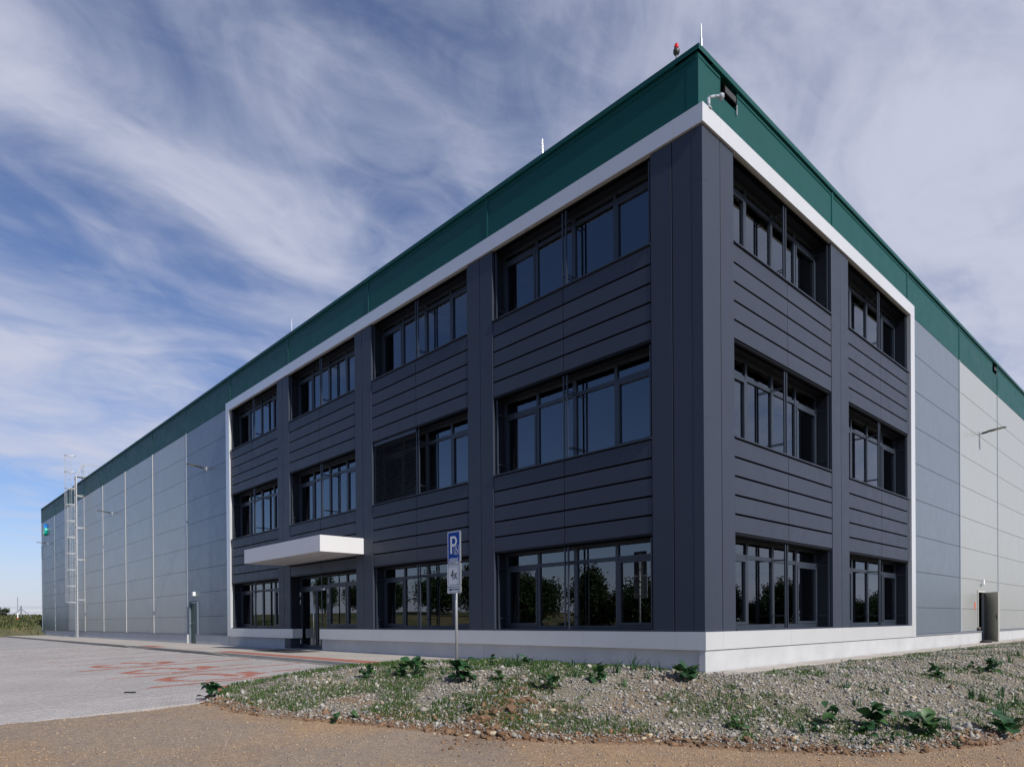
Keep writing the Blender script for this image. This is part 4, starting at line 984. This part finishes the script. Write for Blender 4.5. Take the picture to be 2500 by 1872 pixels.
for a, b, s in ((200, 720, .09), (350, 720, .10), (290, 760, .07), (60, 740, .08), (960, 770, .06), (900, 770, .06), (1840, 735, .09), (1880, 735, .08), (1810, 735, .07), (1700, 730, .06), (600, 750, .06)):
    rock(*z8(a, b), s, 'clod', 'soil_clod', 'brown clod of earth at the foot of the bank', 'brown soil clods on the bank', .7)
p = None
tg = MB(); tg.box(-.10, .10, -.03, .03, 0, .02); o = tg.build('dropped_glove', 'rubber'); r_ = ray(878/2.765, 1500+527/2.765); tt = (-.10+.09-CAM[2]+.03*CAM[1])/(r_[2]-.03*r_[1]); q = CAM+tt*r_
o.location = (q[0], q[1], q[2]+.002); o.rotation_euler = (.03, 0, R(40)); tag(o, 'small dark scrap lying on the paved yard', 'litter')

# ------------------------------------------------------------------ far end of the yard: fence post, marker pole, bush
def hz_(x, y): return float(height(np.array(x), np.array(y)))
zb = hz_(-103, 2.2)
fp = empty('fence_post', (-103.2, 2.3, zb)); tag(fp, 'dark fence corner post with two diagonal braces on the meadow', 'fence post')
MB().tube((0, 0, -.2), (0, 0, 3.55-zb), .085, n=8).build('post', 'flashing', fp)
for dx, dy in ((-1.05, -1.15), (1.0, 1.1)): MB().tube((0, 0, 3.15-zb), (dx, dy, .0), .05, n=6).build('brace', 'flashing', fp)
fe = empty('wire_fence', (-103, 2, zb)); tag(fe, 'thin wire fence stretched across the meadow behind the yard', 'fence')
for h_ in (3.35, 3.2, 2.6): MB().tube((-12, -16, h_-zb), (20, 22, h_-zb), .012, n=5).build('wire', 'flashing', fe)
mk = empty('marker_pole', (-96.5, 1.1, hz_(-96.5, 1.1))); z0 = hz_(-96.5, 1.1); tag(mk, 'white marker pole with red foot standing on the meadow', 'pole')
MB().tube((0, 0, .35), (0, 0, 4.45-z0), .055, n=8).build('pole', 'strip_slate', mk); MB().tube((0, 0, .3), (0, 0, 1.0), .075, n=8).build('sleeve', 'plain_white', mk); MB().tube((0, 0, -.1), (0, 0, .34), .11, n=8).build('foot', 'orange', mk)
def leafcloud(n, rx, rz, zc, size, seed, base, tip):
    r = np.random.default_rng(seed); cl_ = r.normal(size=(max(8, n//120), 3)); cl_ /= np.linalg.norm(cl_, axis=1)[:, None]; cl_ *= r.uniform(.45, .95, (len(cl_), 1))
    i = r.integers(0, len(cl_), n); p_ = cl_[i]+r.normal(0, .17, (n, 3)); c_ = p_*np.array([rx, rx, rz])+np.array([0, 0, zc])
    a, b = r.normal(size=(n, 3)), r.normal(size=(n, 3)); a *= size/np.linalg.norm(a, axis=1)[:, None]; b *= size/np.linalg.norm(b, axis=1)[:, None]
    co = np.stack([c_-a, c_+b, c_+a-b*.3], 1).reshape(-1, 3); k_ = r.random((n, 1)); cc_ = np.array(base)*(1-k_)+np.array(tip)*k_
    return co, np.arange(n*3).reshape(-1, 3), np.repeat(cc_, 3, 0)
bs = empty('bush', (-105.2, .4, hz_(-105.2, .4)-.1)); tag(bs, 'small dark spiky bush on the meadow horizon', 'bush')
tri_mesh('crown', *leafcloud(1400, 1.0, .85, .8, .14, 5, (.02, .035, .018), (.06, .07, .04)), 'foliage', bs); MB().tube((0, 0, -.1), (0, 0, .8), .06, .03, 6).build('trunk', 'bark', bs)
# trees round the site, seen only in the window panes
TM = []
for i, (rx, rz, zc) in enumerate(((2.9, 3.0, 3.6), (3.5, 2.7, 3.1), (2.4, 3.4, 3.9))):
    o = tri_mesh('crown', *leafcloud(9000, rx, rz, zc, .22, 30+i, (.018, .035, .012), (.055, .085, .025)), 'foliage'); me = o.data; bpy.data.objects.remove(o)
    m = MB(); m.tube((0, 0, -.2), (0, 0, zc), .20, .10, 8)
    for a in range(5): m.tube((0, 0, zc*.55), (rx*.6*math.cos(a*1.26), rx*.6*math.sin(a*1.26), zc+rz*.2), .09, .03, 6)
    tm = m.mesh('trunk'); tm.materials.append(MAT['bark']); TM.append((me, tm))
def tree(x, y, s, k, label, group):
    root = empty('tree', (x, y, hz_(x, y))); root.scale = (s, s, s*random.uniform(.9, 1.1)); root.rotation_euler = (0, 0, random.uniform(0, 6.28))
    for nm, me in (('crown', TM[k][0]), ('trunk', TM[k][1])):
        o = bpy.data.objects.new(nm, me); col.objects.link(o); o.parent = root
    return tag(root, label, 'tree', group)
TL = 'round leafy tree across the field facing the long side, mirrored in the windows'
for x, y, s, k in ((-41, -56, 1.0, 0), (-46, -60, 1.15, 1), (-52, -57, 1.1, 2), (-58, -66, .9, 0), (-64, -58, 1.2, 1), (-70, -62, 1.2, 0), (-77, -58, 1.05, 2), (-92, -62, 1.15, 1), (-104, -60, .95, 0), (-118, -62, 1.2, 1), (-131, -60, 1.1, 2), (-34, -62, .8, 2), (-28, -58, .9, 1)):
    tree(x, y, s, k, TL, 'trees across the field')
TR_ = 'leafy tree of the hedge row facing the short side, mirrored in the windows'
for i in range(20):
    tree(14+i*3.6+random.uniform(-1, 1), 94-i*1.8+random.uniform(-3, 3), random.uniform(.7, 1.0), i % 3, TR_, 'hedge row trees')
